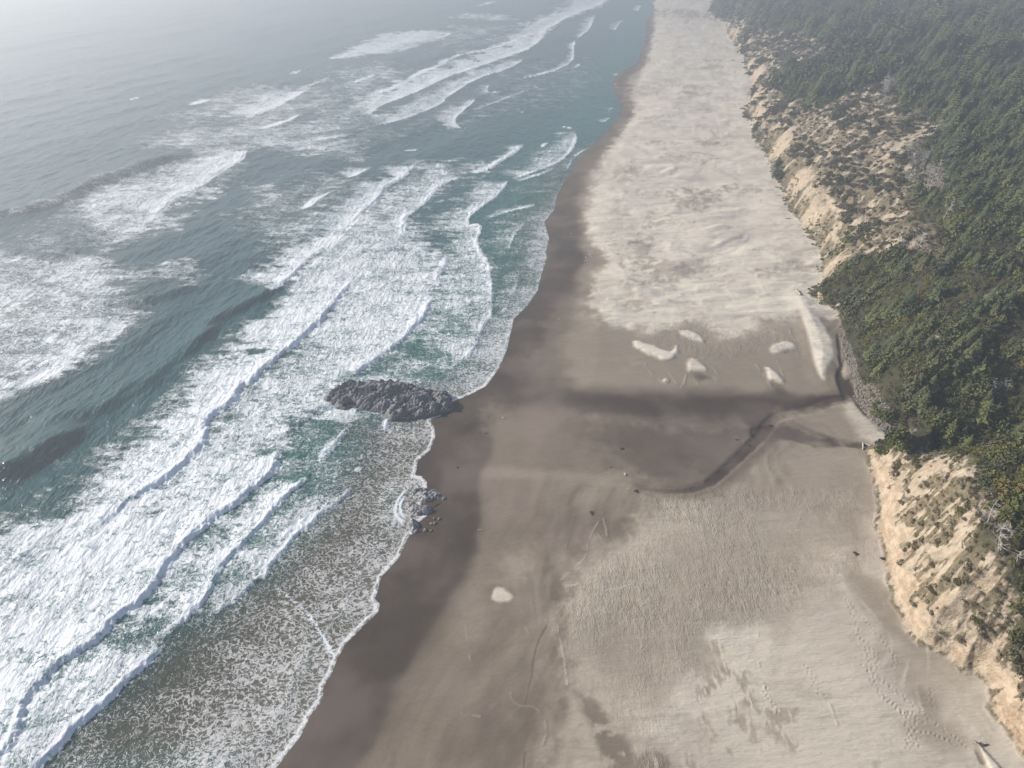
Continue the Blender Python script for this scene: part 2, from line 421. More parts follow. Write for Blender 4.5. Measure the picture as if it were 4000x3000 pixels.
PATCH = [  # polygon, foam density, soft edge (m)
 ('D 0,0 600,0 700,100 1000,80 1200,90 1210,170 1100,150 950,120 900,180 750,190 830,300 850,380 760,500 520,640 250,760 60,800 -300,800 -300,0', .50, 5),
 ('D 760,470 700,445 640,480 560,560 430,600 300,700 200,760 60,800 60,840 200,790 340,750 450,680 520,600 620,540 700,530', .93, 2),
 ('D 60,810 -200,790 -200,930 0,900 90,860', .75, 3),
 ('D 1380,840 1200,930 1150,1050 850,1090 840,1050 880,980 1020,900 1100,800 1200,680 1350,660 1450,640', .38, 5),
 ('D 1540,400 1640,380 1760,250 1860,80 1960,0 2212,-350 2212,100 2010,350 1780,570 1640,660 1560,560', .86, 3),
 ('D 2212,-350 2190,130 2010,350 1780,570 1540,770 1450,880 1270,1020 1200,1180 1000,1400 720,1560 1360,1570 1650,1350 1720,1160 1850,1010 2150,830 2212,760', .62, 5),
 ('E 0,760 180,690 430,510 560,360 600,240 610,200 700,20 560,-100 0,-350', .62, 5),
 ('E 0,300 400,250 600,240 430,510 180,690 0,780', .78, 6),
 ('E 600,240 640,200 700,20 900,-100 970,90 978,370 900,480 640,640 560,700 480,640 640,540 480,480', .52, 5),
 ('E 640,640 720,560 890,480 880,560 800,640 660,700 560,740', .6, 3),
 ('E 120,740 430,540 640,600 560,700 500,750 300,770', .14, 5),
 ('G -200,300 0,200 40,110 150,70 330,90 520,40 720,0 D 1400,1540 G 1330,0 1130,190 900,500 620,750 320,950 110,1280 -200,1700', .83, 4),
 ('G 640,60 1200,60 1000,300 700,500 300,700 0,800 -200,600 200,300', .93, 14),
 ('G 1330,0 1640,0 1500,190 1370,300 1290,470 1100,690 860,830 500,960 420,900 620,750 900,500 1130,190', .52, 4),
 ('G 500,1000 400,950 640,760 1080,760 900,880 700,960', .2, 5),
 ('G 1640,0 1980,0 1760,220 1640,380 1400,600 1200,690 1290,470 1370,300', .42, 4),
 ('E 0,925 120,930 170,935 150,960 135,1020 125,1065 60,1050 0,1000 -60,980 -80,900', .92, 1.5),
 ('E 60,760 180,765 330,770 500,790 540,770 530,760 400,755 200,740', .62, 1.5),
 ('A 480,1250 620,1180 760,1110 900,1080 1150,980 1320,930 1500,930 1480,1000 1300,1150 1130,1290 950,1420 700,1520 560,1450 380,1380', .50, 7),
 ('A 870,890 1100,800 1300,790 1500,760 1700,780 2212,720 2212,900 2000,950 1600,930 1350,920 1100,930 930,920', .45, 12),
 ('A 1280,690 1350,640 1480,560 1700,540 1885,560 1700,660 1500,740 1330,720', .62, 10),
 ('A 1130,700 1500,600 2212,560 2212,720 1800,760 1300,760', .36, 20),
 ('B 0,370 100,300 350,210 600,190 730,205 650,250 450,310 200,350 60,370', .80, 10),
 ('B 710,105 900,85 1060,95 1150,130 900,125', .55, 14),
 ('B 1000,270 1150,200 1300,110 1430,50 1500,-20 1720,-40 1640,40 1500,80 1300,190 1100,340', .80, 14),
 ('B 0,440 300,400 500,430 300,560 100,600 0,560', .4, 20),
 ('B 700,150 1000,160 1150,190 1000,260 700,330', .35, 20),
 ('B 0,900 200,960 120,1000 0,1010', .4, 8),
 ('B 480,1020 700,1010 800,1085 600,1200 430,1350 400,1480 150,1500 0,1560 0,1480 230,1270 460,1070', .5, 8),
 ('B 700,985 900,990 1000,1000 930,1040 800,1030', .5, 6),
 ('A 1640,1230 1800,1260 1840,1320 1720,1340', .6, 5), ('A 1650,1430 1760,1400 2212,1200 2212,1580 1900,1580 1750,1500', .62, 10),
 ('A 1550,1150 1700,1140 1740,1180 1600,1200', .5, 4), ('A 1060,1340 1230,1300 1100,1370 1110,1420 1050,1400', .6, 3), ('A 1240,1160 1330,1180 1270,1200 1320,1230 1260,1210', .75, 2.5),
 ('D 1150,30 1200,60 1190,80 1150,60', .7, 2),
 ('L 460,1440 520,1360 560,1000 500,560 560,180 700,160 860,230 900,300 800,350 640,420 620,600 700,700 560,900 700,1040 900,1000 820,1120 700,1060 560,1400', .55, .8),
]
WAVES += [
 ('B 1600,905 1560,920 1500,960 1460,1010 1440,1060', .15, .5, 1.5, 6, .75, .4, .2, .2),
 ('B 1340,1310 1260,1330 1150,1400 1100,1480 1080,1570', .15, .5, 1.5, 8, .6, .4, .2, .2),
 ('E 1150,60 1130,200 1060,330 1010,400', .15, .5, 1.5, 8, .6, .4, .2, .2),
 ('B 1380,1030 1300,1070 1200,1100 1120,1130', .25, .5, 1.5, 6, .8, .4, .2, .2),
 ('B 1720,720 1690,740 1660,760', .1, .5, 1.5, 5, .7, .4, .2, .2), ('B 1750,660 1720,670 1700,690', .1, .5, 1.5, 5, .7, .4, .2, .2), ('B 1240,530 1270,545', .2, .8, 2, 5, .7, .4, .2, .2), ('B 1200,690 1150,700', .2, .8, 2, 5, .8, .4, .2, .2),
 ('B 1060,560 940,590 960,520', .2, .8, 2, 9, .6, .4, .2, .2), ('B 1250,540 1100,600 900,680 780,700', .2, 1, 3, 5, .5, .3, .2, .2), ('B 1800,120 1760,150 1740,190', .3, 1, 3, 10, .7, .4, .2, .2), ('B 1900,30 1880,70', .3, 1, 3, 12, .8, .5, .2, .2), ('B 1620,90 1600,140 1570,200', .3, 1, 3, 12, .8, .5, .2, .2),
 ('B 1500,390 1530,400 1480,425', .2, 1, 3, 5, .7, .4, .2, .2), ('B 1760,450 1740,470', .2, 1, 3, 5, .8, .4, .2, .2),
 ('A 875,600 800,625 780,620', .3, 1.5, 3, 5, .6, .3, .2, .2), ('A 2050,480 1900,540 1800,560', .4, 1.5, 3, 8, .6, .4, .2, .2),
]
PATCH += [('B 1100,420 1300,380 1560,350 1700,500 1500,620 1100,700 800,800 500,830 300,900 200,820 500,740 800,600', .16, 12), ('B 1000,1180 1380,1100 1420,1130 1380,1250 1250,1270 1060,1310 960,1400 940,1560 1300,1570 1320,1400 1380,1220', .22, 4),
  ('B 1200,1000 1560,900 1640,870 1500,1000 1430,1150 1250,1120', .2, 4), ('A 1650,1430 1900,1350 2212,1250 2212,1100 1900,1100 1700,1180 1500,1350', .3, 12), ('A 400,1350 200,1400 0,1500 0,1580 500,1580 560,1500', .16, 10)]
keep_v = (GXX < 330 + 0.12 * GYY)
sea_sd = np.full(GXX.shape, 999, np.float32)
near_b = keep_v & (GXX > -2600)
sea_sd[keep_v] = shore_sd(GXX[keep_v], GYY[keep_v])
inb = sea_sd < 14
sx, sy, ssd = GXX[inb], GYY[inb], sea_sd[inb]
dist = np.hypot(sx, sy)
off = -ssd
hz = np.zeros(sx.shape, np.float32)
# open-water swell, crests swinging parallel to the beach
deep = ss(35, 110, off)
uc = sx * 0.93 - sy * 0.36 + 6 * fbm(sx / 90, sy / 90, 2)
vc = sx * 0.36 + sy * 0.93
fade = 1 - ss(1500, 3500, dist)
hz += deep * fade * (1.5 * ridged(uc / 58, vc / 260, 2, .4) + 0.75 * gnoise(uc / 21, vc / 90) * 1.5)
hz += (0.25 + .75 * deep) * (1 - ss(500, 1400, dist)) * ss(4, 40, off) * 0.34 * (fbm(uc / 6.5, vc / 19, 3, .6))
foam = np.zeros(sx.shape, np.float32)
bore = np.zeros(sx.shape, np.float32)
lump = fbm(sx / 1.6, sy / 1.6, 3, .6); lump2 = gnoise(sx / 7, sy / 7); lump3 = gnoise(sx / 26, sy / 26)
streak = fbm(sx / 9 + sy / 30, sy / 3.2, 3, .6)
for pts, dens, soft in PATCH:
    P = on_plane(Z(pts))
    m = poly_mask(sx, sy, P, soft * 1.6, (streak * soft * 1.1 + lump3 * soft))
    d = dens * .86 + .08 * lump2 + .10 * streak
    foam = np.where(m > 0, foam + m * (d - foam), foam)
foam *= (1 + .35 * lump3)
# old foam thickening towards the swash edge
near_edge = ((1 - ss(2, 30, off)) * .30 + (1 - ss(20, 60, off)) * .24) * (1 - ss(150, 230, sy)) + .06 * (1 - ss(0, 4, off))
near_edge += (1 - ss(0, 70, off)) * (1 - ss(95, 150, sy)) * .10
near_edge += .40 * (1 - ss(2, 13, off)) * ss(160, 210, sy) * (1 - ss(260, 420, sy)) + .12 * (1 - ss(10, 40, off)) * ss(160, 210, sy) * (1 - ss(300, 420, sy))
near_edge *= 1 + .5 * lump3
foam = np.maximum(foam, near_edge)
for (pts, h, fw, bw, tw, cd, td, e0, e1) in WAVES:
    zp = Z(pts)
    P = on_plane(zp, 0.0)
    if P[0, 1] > P[-1, 1]: P = P[::-1]; e0, e1 = e1, e0
    P = smooth_line(P, 2)
    Lw = np.hypot(*(P[1:] - P[:-1]).T).sum()
    e0 = max(e0, min(.35, 9.0 / Lw)) if e0 > 0 else 0; e1 = max(e1, min(.35, 9.0 / Lw)) if e1 > 0 else 0
    if cd > .4: h *= .62; bw *= 1.7; fw *= .8
    mg = max(tw * 2.2, bw * 4, fw * 3) + 3
    b = (sx > P[:, 0].min() - mg) & (sx < P[:, 0].max() + mg) & (sy > P[:, 1].min() - mg) & (sy < P[:, 1].max() + mg)
    if not b.any(): continue
    d, s, t = seg_dist(sx[b], sy[b], P)
    s = d * s                                     # + seaward
    far_end = ((t <= 0) | (t >= 1)) & (d > mg * .5)
    tp = (ss(0, e0, t) if e0 > 0 else 1.0) * ((1 - ss(1 - e1, 1, t)) if e1 > 0 else 1.0)
    tp = np.where(((t <= 0.0) | (t >= 1.0)) & (np.abs(s) > 0), tp * 0.999, tp)
    s = s + (0.55 * lump[b] * min(1, h) + 1.3 * lump2[b] * min(1.2, h) if cd > .4 else 1.5 * lump2[b])
    prof = np.where(s < 0, ss(-fw * 1.6, 0, s), np.exp(-np.maximum(s, 0) / bw))
    thin = np.clip(.62 + 1.1 * gnoise(sx[b] / 19 + 3, sy[b] / 19) + .5 * gnoise(sx[b] / 6, sy[b] / 6), .12, 1)
    hw = h * tp * prof * (1 + .25 * lump2[b])
    hz[b] = np.maximum(hz[b] * (1 - .6 * prof * tp * min(1, h)), hz[b] * .3 + hw) if cd > .4 else hz[b] + hw
    if cd > .05:
        tws = tw * (0.75 + .7 * lump3[b] + .35 * streak[b])
        f = np.where(s > -fw * 1.2, np.where(s < (.9 * fw + .35) * thin, cd * (.55 + .45 * thin), .84 * td * (1 - ss(0.25, 1.0, s / np.maximum(tws * 1.6, .5))) + 0.0), 0)
        f = f + np.where((s > 0) & (s < 3.5 * fw), (cd - td) * .55 * thin * (1 - ss(0, 3.5 * fw, s)), 0)
        f = f * tp * ss(-fw * 1.7, -fw * .9, s)
        foam[b] = np.maximum(foam[b], f)
        bore[b] = np.maximum(bore[b], np.where((s > -fw * 1.6) & (s < bw * .9), thin * tp * min(1, cd) * (1 - ss(bw * .3, bw * .9, s)), 0))
hz += bore * 0.16 * (lump + .5 * gnoise(sx / .7, sy / .7)) * (1 - ss(250, 600, dist))
hz += np.clip(foam, 0, 1) * .06 * lump * (1 - ss(150, 400, dist))
hz *= ss(-2, 14, off) * .9 + .1
hz += 0.02 * (1 - ss(-1, 6, off))
shal = np.clip(1 - ss(8, 60, off) * .75 - ss(60, 150, off) * .25, 0, 1)
BROWN = on_plane(Z('G 180,1620 440,1320 800,1010 1080,760 1240,680 1640,380 1980,0 D 2212,1200 E 100,1050 330,1010 600,1010 700,1300 400,1500 H 500,0 300,500 0,900 G 1700,1650'))
brown = poly_mask(sx, sy, BROWN, 9) * (1 - ss(30, 62, off)) 
brown = np.maximum(brown, (.85 - .45 * ss(150, 200, sy)) * (1 - ss(0, 20, off)) * (1 - ss(330, 520, sy)) + .2 * (1 - ss(0, 30, off)))
brown = np.clip(brown, 0, 1)
FULLs = lambda v, d: (lambda a: (a.__setitem__(inb, v), a)[1])(np.full(GXX.shape, d, np.float32))
keep = (inb[:-1, :-1] & inb[1:, 1:] & inb[:-1, 1:] & inb[1:, :-1])
m, nt_, bs = new_mat('sea_water'); T = NT(nt_)
pos = T.n('ShaderNodeNewGeometry').outputs['Position']
fa = T.attr('foam'); sh = T.attr('shal'); br = T.attr('brown'); bo = T.attr('bore'); edge = T.attr('edge')
warp = T.n('ShaderNodeTexNoise', {'Vector': pos, 'Scale': .22, 'Detail': 3}).outputs['Color']
wv = T.n('ShaderNodeVectorMath', {0: warp, 1: (.5, .5, .5)}, operation='SUBTRACT').outputs[0]
wv = T.n('ShaderNodeVectorMath', {0: wv, 3: 7.0}, operation='SCALE').outputs[0]
pw = T.n('ShaderNodeVectorMath', {0: pos, 1: wv}, operation='ADD').outputs[0]
pst = T.mapping(pw, (.45, 1.0, .3))
def rid(vec, sc, det=2):
    n = T.noise(vec, sc, det, .55, .3)
    return T.math('SUBTRACT', 1.0, T.math('MULTIPLY', T.math('ABSOLUTE', T.math('SUBTRACT', n, .5)), 4.2), clamp=True)
r1 = rid(pst, .62, 2); r2 = rid(pst, 1.5, 2); r3 = rid(T.mapping(pw, (.8, 1, .3), (0, 0, .5)), .21, 2)
def cells(sc, rnd=1.0, st=(.5, 1.0, .3)):
    v = T.n('ShaderNodeTexVoronoi', {'Vector': T.mapping(pw2, st), 'Scale': sc, 'Randomness': rnd}, feature='DISTANCE_TO_EDGE').outputs['Distance']
    return T.math('SUBTRACT', 1.0, T.math('MULTIPLY', v, 2.3), clamp=True)
w2 = T.n('ShaderNodeTexNoise', {'Vector': pos, 'Scale': .9, 'Detail': 3}).outputs['Color']
w2 = T.n('ShaderNodeVectorMath', {0: T.n('ShaderNodeVectorMath', {0: w2, 1: (.5, .5, .5)}, operation='SUBTRACT').outputs[0], 3: 2.2}, operation='SCALE').outputs[0]
pw2 = T.n('ShaderNodeVectorMath', {0: T.n('ShaderNodeVectorMath', {0: pos, 1: T.n('ShaderNodeVectorMath', {0: wv, 3: .5}, operation='SCALE').outputs[0]}, operation='ADD').outputs[0], 1: w2}, operation='ADD').outputs[0]
c1 = cells(.48); c2 = cells(1.15)
big = T.noise(pst, .16, 3)
pat = T.math('ADD', T.math('ADD', T.math('MULTIPLY', c1, .34), T.math('MULTIPLY', c2, .26)), T.math('ADD', T.math('ADD', T.math('MULTIPLY', r1, .22), T.math('MULTIPLY', r2, .18)), T.math('MULTIPLY', T.math('SUBTRACT', big, .5), .55)))
def cellb(sc, k):
    v = T.n('ShaderNodeTexVoronoi', {'Vector': T.mapping(pw2, (.72, 1.0, .3), (0, 0, .35)), 'Scale': sc}, feature='DISTANCE_TO_EDGE').outputs['Distance']
    return T.math('SUBTRACT', 1.0, T.math('MULTIPLY', v, k), clamp=True)
rb = rid(T.mapping(pw2, (.6, 1.0, .3), (0, 0, .3)), 1.0, 3)
patb = T.math('ADD', T.math('ADD', T.math('MULTIPLY', cellb(1.25, 4.6), .34), T.math('MULTIPLY', cellb(2.3, 4.0), .18)), T.math('ADD', T.math('MULTIPLY', rb, .42), T.math('MULTIPLY', T.math('SUBTRACT', big, .5), .5)))
bw_ = T.math('ADD', T.math('MULTIPLY', br, .55), .45)
pat = T.math('ADD', T.math('MULTIPLY', pat, T.math('SUBTRACT', 1.0, bw_)), T.math('MULTIPLY', patb, bw_))
thr = T.math('SUBTRACT', T.math('ADD', T.math('ADD', .80, T.math('MULTIPLY', br, .06)), T.math('MULTIPLY', T.smooth(fa, .5, .85), .13)), T.math('MULTIPLY', fa, .62))
mask = T.smooth(T.math('SUBTRACT', pat, thr), -.14, .17)
mask = T.math('MAXIMUM', mask, T.smooth(fa, .95, 1.2))
mask = T.math('MULTIPLY', mask, T.smooth(fa, .02, .16))
mask = T.math('MAXIMUM', mask, edge)
deepc = T.mix(sh, (.004, .052, .066), (.018, .118, .103))
watc = T.mix(br, deepc, (.060, .058, .038))
vari = T.noise(T.mapping(pos, (1, .5, 1)), .03, 3)
watc = T.mix(T.math('MULTIPLY', T.smooth(vari, .4, .7), .35), watc, (.02, .07, .07))
milk = T.mix(br, (.17, .33, .32), (.16, .15, .12))
watc = T.mix(T.math('MULTIPLY', T.smooth(fa, .15, .85), .72), watc, milk)
foamc = T.mix(br, (.72, .74, .75), (.52, .51, .50))
foamc = T.mix(T.math('MULTIPLY', T.smooth(T.math('SUBTRACT', pat, thr), .30, -.02), .55), foamc, watc)
foamc = T.mix(T.math('MULTIPLY', bo, .9), foamc, (.80, .82, .84))
foamc = T.mix(edge, foamc, (.82, .82, .82))
col = T.mix(mask, watc, foamc)
nt_.links.new(col, bs.inputs['Base Color'])
nt_.links.new(T.math('ADD', T.math('MULTIPLY', mask, .55), .16), bs.inputs['Roughness'])
bs.inputs['IOR'].default_value = 1.33
rip1 = T.noise(T.mapping(pos, (1.0, .42, 1), (0, 0, -.35)), .55, 4, .62)
rip2 = T.noise(T.mapping(pos, (1.0, .5, 1), (0, 0, .3)), .16, 3, .6)
hsum = T.math('ADD', T.math('ADD', T.math('MULTIPLY', rip1, .75), T.math('MULTIPLY', rip2, 1.6)), T.math('MULTIPLY', mask, .22))
hsum = T.math('ADD', hsum, T.math('MULTIPLY', pat, .12))
calm = T.math('SUBTRACT', 1.0, T.math('MULTIPLY', br, .88))
bump = T.n('ShaderNodeBump', {'Height': T.math('MULTIPLY', hsum, calm), 'Strength': .85, 'Distance': 1.0})
nt_.links.new(bump.outputs[0], bs.inputs['Normal'])
edge_a = (1 - ss(0.1, .5 + .25 * (lump > 0), np.abs(off - .35 + .25 * lump))) * .8
sea = grid_mesh('sea', GXX, GYY, FULLs(hz, 0) , keep, dict(foam=FULLs(np.clip(foam, 0, 1.4), 0), shal=FULLs(shal, 0), brown=FULLs(brown, 0), bore=FULLs(bore, 0), edge=FULLs(edge_a * (1 - .6 * ss(170, 230, sy)) * (1 - ss(250, 500, sy)), 0)), m)
sea['kind'] = 'structure'
sea['label'] = 'green grey surf with long white breakers rolling onto the beach'
# ================================================================== THE LAND
lb = GXX > -120 - 0.0 * GYY
land_sd = np.full(GXX.shape, -999, np.float32)
land_sd[keep_v] = sea_sd[keep_v]; land_sd[~keep_v] = 999
lb = land_sd > -22
lx, ly, lsd = GXX[lb], GYY[lb], land_sd[lb]
hh, hD = hill_height(lx, ly)
lz = beach_height(lx, ly, np.minimum(lsd, 400)) + hh
nA = fbm(lx / 12, ly / 12, 3); nB = fbm(lx / 3.2, ly / 3.2, 3, .6); nC = fbm(lx / 40, ly / 30, 3)
# dryness: 0 dark and wet, .4 damp, 1 pale and dry
dry = np.where(lsd < 0, 0.05, .05 + .18 * ss(190, 420, ly) + .29 * ss(9, 17, lsd + 5 * nC) + .07 * ss(25, 60, lsd))
wp1 = fbm(lx / 26, ly / 26, 2); wp2 = fbm(lx / 26 + 31, ly / 26, 2)
flow = ridged((lx + 7 * wp1 - .35 * ly) / 8.5, (ly + 8 * wp2) / 34, 3) - .5
flow2 = fbm((lx + 6 * wp2 - .3 * ly) / 3.0, (ly + 6 * wp1) / 19, 3)
nearm = (1 - ss(200, 300, ly)) * ss(18, 40, lsd)
dry = dry + nearm * (.17 * flow + .12 * flow2)
dry = dry + (1 - nearm) * .035 * flow2 + .03 * ss(0, 10, lsd) * (1 - ss(14, 22, lsd)) * flow
dry = dry + .07 * nC * ss(15, 40, lsd) + .02 * nA
rip = np.zeros(lx.shape, np.float32)
relief = np.zeros(lx.shape, np.float32)
def blend(mask, val): 
    global dry
    dry = dry + mask * (val - dry)
def bp(s, z=2.0): return on_plane(Z(s), z)
def pm(s, soft, amp=.5, z=2.0): return poly_mask(lx, ly, bp(s, z), soft, amp * soft * (nA + nB))
def sm(s, w0, w1, soft, z=2.0, amp=.4): return stroke_mask(lx, ly, smooth_line(bp(s, z), 2), w0, w1, soft, amp * soft * nA)
# drier sand towards the foot of the bluff, near part
blend(pm('P 1180,1700 1230,1480 1220,1300 1300,1180 1450,1080 1640,1100 1830,1060 1900,1000 2000,1100 2400,1700 2300,1900 1300,1900', 5), .62)
blend(pm('P 1420,1700 1500,1530 1640,1440 1800,1200 1900,1120 2000,1300 2400,1700 2300,1900 1500,1900', 5), .78)
blend(pm('P 1500,1100 1560,1060 1780,1100 1760,1250 1620,1330 1450,1330 1400,1230', 8), .52)
blend(pm('P 1240,1380 1330,1270 1480,1280 1560,1330 1500,1450 1400,1470 1290,1470', 6), .50)
rip = np.maximum(rip, pm('P 1230,1450 1210,1310 1330,1200 1380,1060 1560,1060 1850,1060 1880,1150 1900,1250 1780,1230 1650,1330 1500,1440 1440,1600 1330,1560', 4))
# middle rough flats
blend(pm('P 1190,760 1180,690 1230,640 1300,690 1400,700 1740,690 1800,860 1680,855 1400,848 1230,845', 4), .44)
rough1 = pm('P 1370,700 1400,712 1480,690 1570,715 1600,728 1655,690 1745,684 1760,740 1740,770 1600,770 1500,770 1400,740', 3)
rip = np.maximum(rip, rough1)
DM = poly_mask(lx, ly, DUNES, 3.5, 3.0 * (nA + .7 * nB)) * (1 - ss(400, 401, hD))
blend(.8 * poly_mask(lx, ly, DUNES, 11.0, 4.0 * nA) * (1 - ss(400, 401, hD)), .62)
blend(DM, .93)
blend(DM * ss(.25, .55, nC + .5 * nB - .25) * .8, .62)
for s, v, so in (('P 1440,415 1500,405 1580,405 1560,425 1530,440 1525,460 1490,452 1460,440', .42, 2), ('P 1440,335 1500,330 1545,345 1490,350', .5, 3), ('P 1500,300 1580,295 1600,300 1520,310', .55, 3),
    ('P 1345,560 1400,555 1410,575 1370,580', .5, 1.5), ('P 1330,600 1390,590 1400,610 1350,625', .5, 1.5), ('P 1360,520 1400,530 1390,545 1350,540', .5, 1.5), ('P 1320,640 1420,650 1400,665 1350,660', .55, 1.5),
    ('P 1340,350 1370,340 1350,400 1330,450 1345,480 1325,500', .6, 2), ('P 1350,180 1440,175 1400,190 1430,205 1360,200', .55, 5), ('P 1420,15 1560,30 1550,45 1400,30', .35, 8), ('P 1380,250 1450,245 1400,262 1450,275', .6, 4)):
    m_ = pm(s, so * 1.6, 1.6, 2.4) * ss(-.55, .25, nB + .6 * nA); blend(m_ * .8, v + .05); rip = np.maximum(rip, m_ * .8)
blend(pm('P 1280,610 1330,600 1345,640 1290,660', 3), .85)
blend(pm('P 1160,770 1180,750 1400,790 1450,840 1250,840 1170,800', 6), .46)
blend(poly_mask(lx, ly, BAND, 5.0, 1.5 * nA), .14); blend(.55 * sm('P 1250,865 1450,888 1600,892 1720,885', 2, 5, 5, 1.5), .04)
blend(pm('P 1060,870 1100,880 1200,885 1340,905 1480,925 1640,910 1650,930 1590,1000 1500,1050 1300,1030 1100,1010 1050,950', 6), .34)
blend(pm('P 1310,905 1500,915 1645,915 1610,985 1500,1045 1400,1030 1300,960', 7), .19)
blend(.6 * sm('P 1060,1015 1150,1022 1250,1030 1330,1037', .5, .5, 3), .5)
blend(sm('P 930,915 960,940 985,990 1000,1080 990,1140 960,1200', 3, 3, 3, .8), .10)
blend(sm('P 1000,960 1040,945 1035,990 1010,1020', 2, 1, 3, .8), .14)
blend(sm('P 995,1120 1000,1180 960,1240 900,1330 870,1390 810,1470 770,1560 700,1660 660,1750', 1.4, 2.2, 4.0, .8), .035)
blend(.55 * sm('P 1165,560 1195,620 1185,700 1150,760 1170,840', 5, 5, 7, 1), .16)
blend(.7 * sm('P 1190,490 1245,500 1240,490', 3, 3, 5, 1), .14)
blend(.6 * stroke_mask(lx, ly, STREAM, 3.5, .6, 3.5, .6 * nB, .7), .2); blend(.95 * stroke_mask(lx, ly, STREAM, 1.6, .0, .9, .6 * nB, .6), .03)
blend(.9 * stroke_mask(lx, ly, STREAM2, .5, 3.2, 1.4, .4 * nB), .08)
blend(.9 * stroke_mask(lx, ly, STREAM3, .5, .5, .8), .10)
blend(poly_mask(lx, ly, POND, .7), .05)
blend(sm('F 1100,890 900,945 700,990 600,985', .6, 5, 3), .07)
blend(pm('F 1110,900 1150,893 1190,940 1240,1000 1330,1040 1400,1060 1470,1120 1430,1160 1250,1160 1180,1140 1150,1060 1080,1000 1060,920', 2), .82)
blend(pm('F 690,990 900,945 1100,900 1150,1060 1180,1140 1060,1140 900,1060 700,1030', 4), .45)
blend(pm('F 1100,640 1150,665 1180,690 1195,710 1160,735 1100,755 1092,740', .8), .55); blend(pm('F 1165,790 1200,780 1240,800 1200,820 1160,815', .8), .66)
blend(pm('F 1220,1190 1230,1300 1290,1500 1310,1580 900,1580 700,1400 700,1250 900,1190', 4), .50)
for P in SLABS_W: blend(poly_mask(lx, ly, P, .9, .6 * nB), .93)
blend(poly_mask(lx, ly, TONGUE_W, .9), 1.0)
for s in ('J 1200,490 1290,590 1390,690 1410,760', 'J 610,600 720,760', 'J 870,690 960,820', 'J 1310,660 1350,740 1395,780', 'J 1060,700 1030,830 1000,850', 'J 1800,600 1880,720 1980,860', 'J 2040,580 2090,700 2110,810', 'J 460,620 560,590 620,590', 'J 1130,750 1220,870', 'J 1840,270 1900,370 1990,500', 'J 2150,200 2200,330', 'J 1630,290 1700,260 1840,320', 'J 740,740 870,730 860,820 790,810 760,760'):
    m_ = sm(s, .0, .12, .32, 2.4); m_ = m_ * ss(-.3, .3, nB + .1); relief += .12 * m_; blend(m_ * .45, .66)
blend(pm('J 1130,720 1200,705 1290,740 1300,770 1200,800 1130,760', 1.2), .2); blend(.9 * pm('J 1990,830 2060,860 2150,960 2130,1020 2000,960', 3), .16)
# bottom centre: dark patch, pale drift, thin drift lines
blend(pm('H 1495,1105 1560,1140 1640,1210 1760,1330 1850,1440 1890,1520 1920,1460 1980,1440 2050,1470 2150,1570 2212,1700 1660,1700 1655,1560 1640,1480 1600,1400 1610,1340 1560,1230', 1.1, .8) * ss(-.7, .0, nB), .36)
dk = pm('H 1880,1460 1960,1450 2050,1480 2200,1700 1900,1700', 1.5); rip = np.maximum(rip, dk)
blend(pm('H 1880,1370 1900,1300 1950,1260 2110,1230 2212,1000 2212,1560 2150,1560 2060,1470 1980,1430 1900,1450', 2.5), .80)
blend(pm('I 0,1240 80,1150 180,1000 200,1000 240,1020 350,870 420,860 640,820 640,1150 560,1240 400,1300 200,1290 120,1240', 2), .82)
blend(pm('I 250,760 340,710 480,740 560,690 620,720 640,850 480,870 360,850 270,800', 2), .84)
for s in ('I 190,980 240,910 330,850 350,880 340,960 260,1030 200,990', 'I 170,1330 260,1300 360,1330 390,1210 480,1230 560,1300 700,1270 840,1300 720,1370 600,1450 420,1350 380,1480 240,1500 180,1420', 'I 60,1400 150,1460 240,1580 60,1600', 'I 400,990 480,1040 520,1130 470,1100', 'I 200,1080 230,1130 210,1160', 'I 1140,1480 1240,1500 1200,1560'):
    m_ = pm(s, 1.4, 2.2) * ss(-.5, .2, fbm(lx / .9, ly / 3, 2)); blend(m_ * .75, .48); rip = np.maximum(rip, m_ * .5)
blend(pm('H 980,470 1000,452 1030,450 1060,455 1075,475 1110,490 1118,510 1105,535 1070,540 1040,545 1000,540 975,525', .5, .6), .86)
blend(.5 * pm('H 850,450 970,430 980,640 930,760 830,780 820,650', 4), .52)
blend(.6 * pm('H 1100,250 1300,180 1420,240 1400,350 1200,430 1000,430', 5), .56)
for s, v in (('H 1410,415 1510,330 1570,270 1580,160 1640,60', .7), ('H 1640,130 1700,240 1690,300 1600,420 1440,460', .7), ('H 1430,450 1500,450', .8), ('H 1640,490 1760,470 1840,450', .8),
             ('H 820,650 830,800 850,900', .55), ('H 1390,700 1430,900 1450,1060', .7), ('H 1170,560 1160,640 1210,740', .55), ('H 790,1230 850,1245 910,1255', .75), ('H 1100,1090 1100,1150 1160,1200 1260,1190 1330,1320 1300,1430', .55), ('H 1700,250 1790,250', .75), ('H 1660,0 1690,100 1700,180', .7)):
    m_ = sm(s, .0, .05, .28) * ss(-.3, .3, nB + .2); blend(m_ * .5, v); relief += .04 * m_
for s in ('H 1500,20 1450,220', 'H 1320,700 1270,790 1240,900 1230,1000', 'H 1230,1000 1190,1180', 'H 1190,1480 1180,1580'):
    blend(.6 * sm(s, .05, .05, .25), .2)
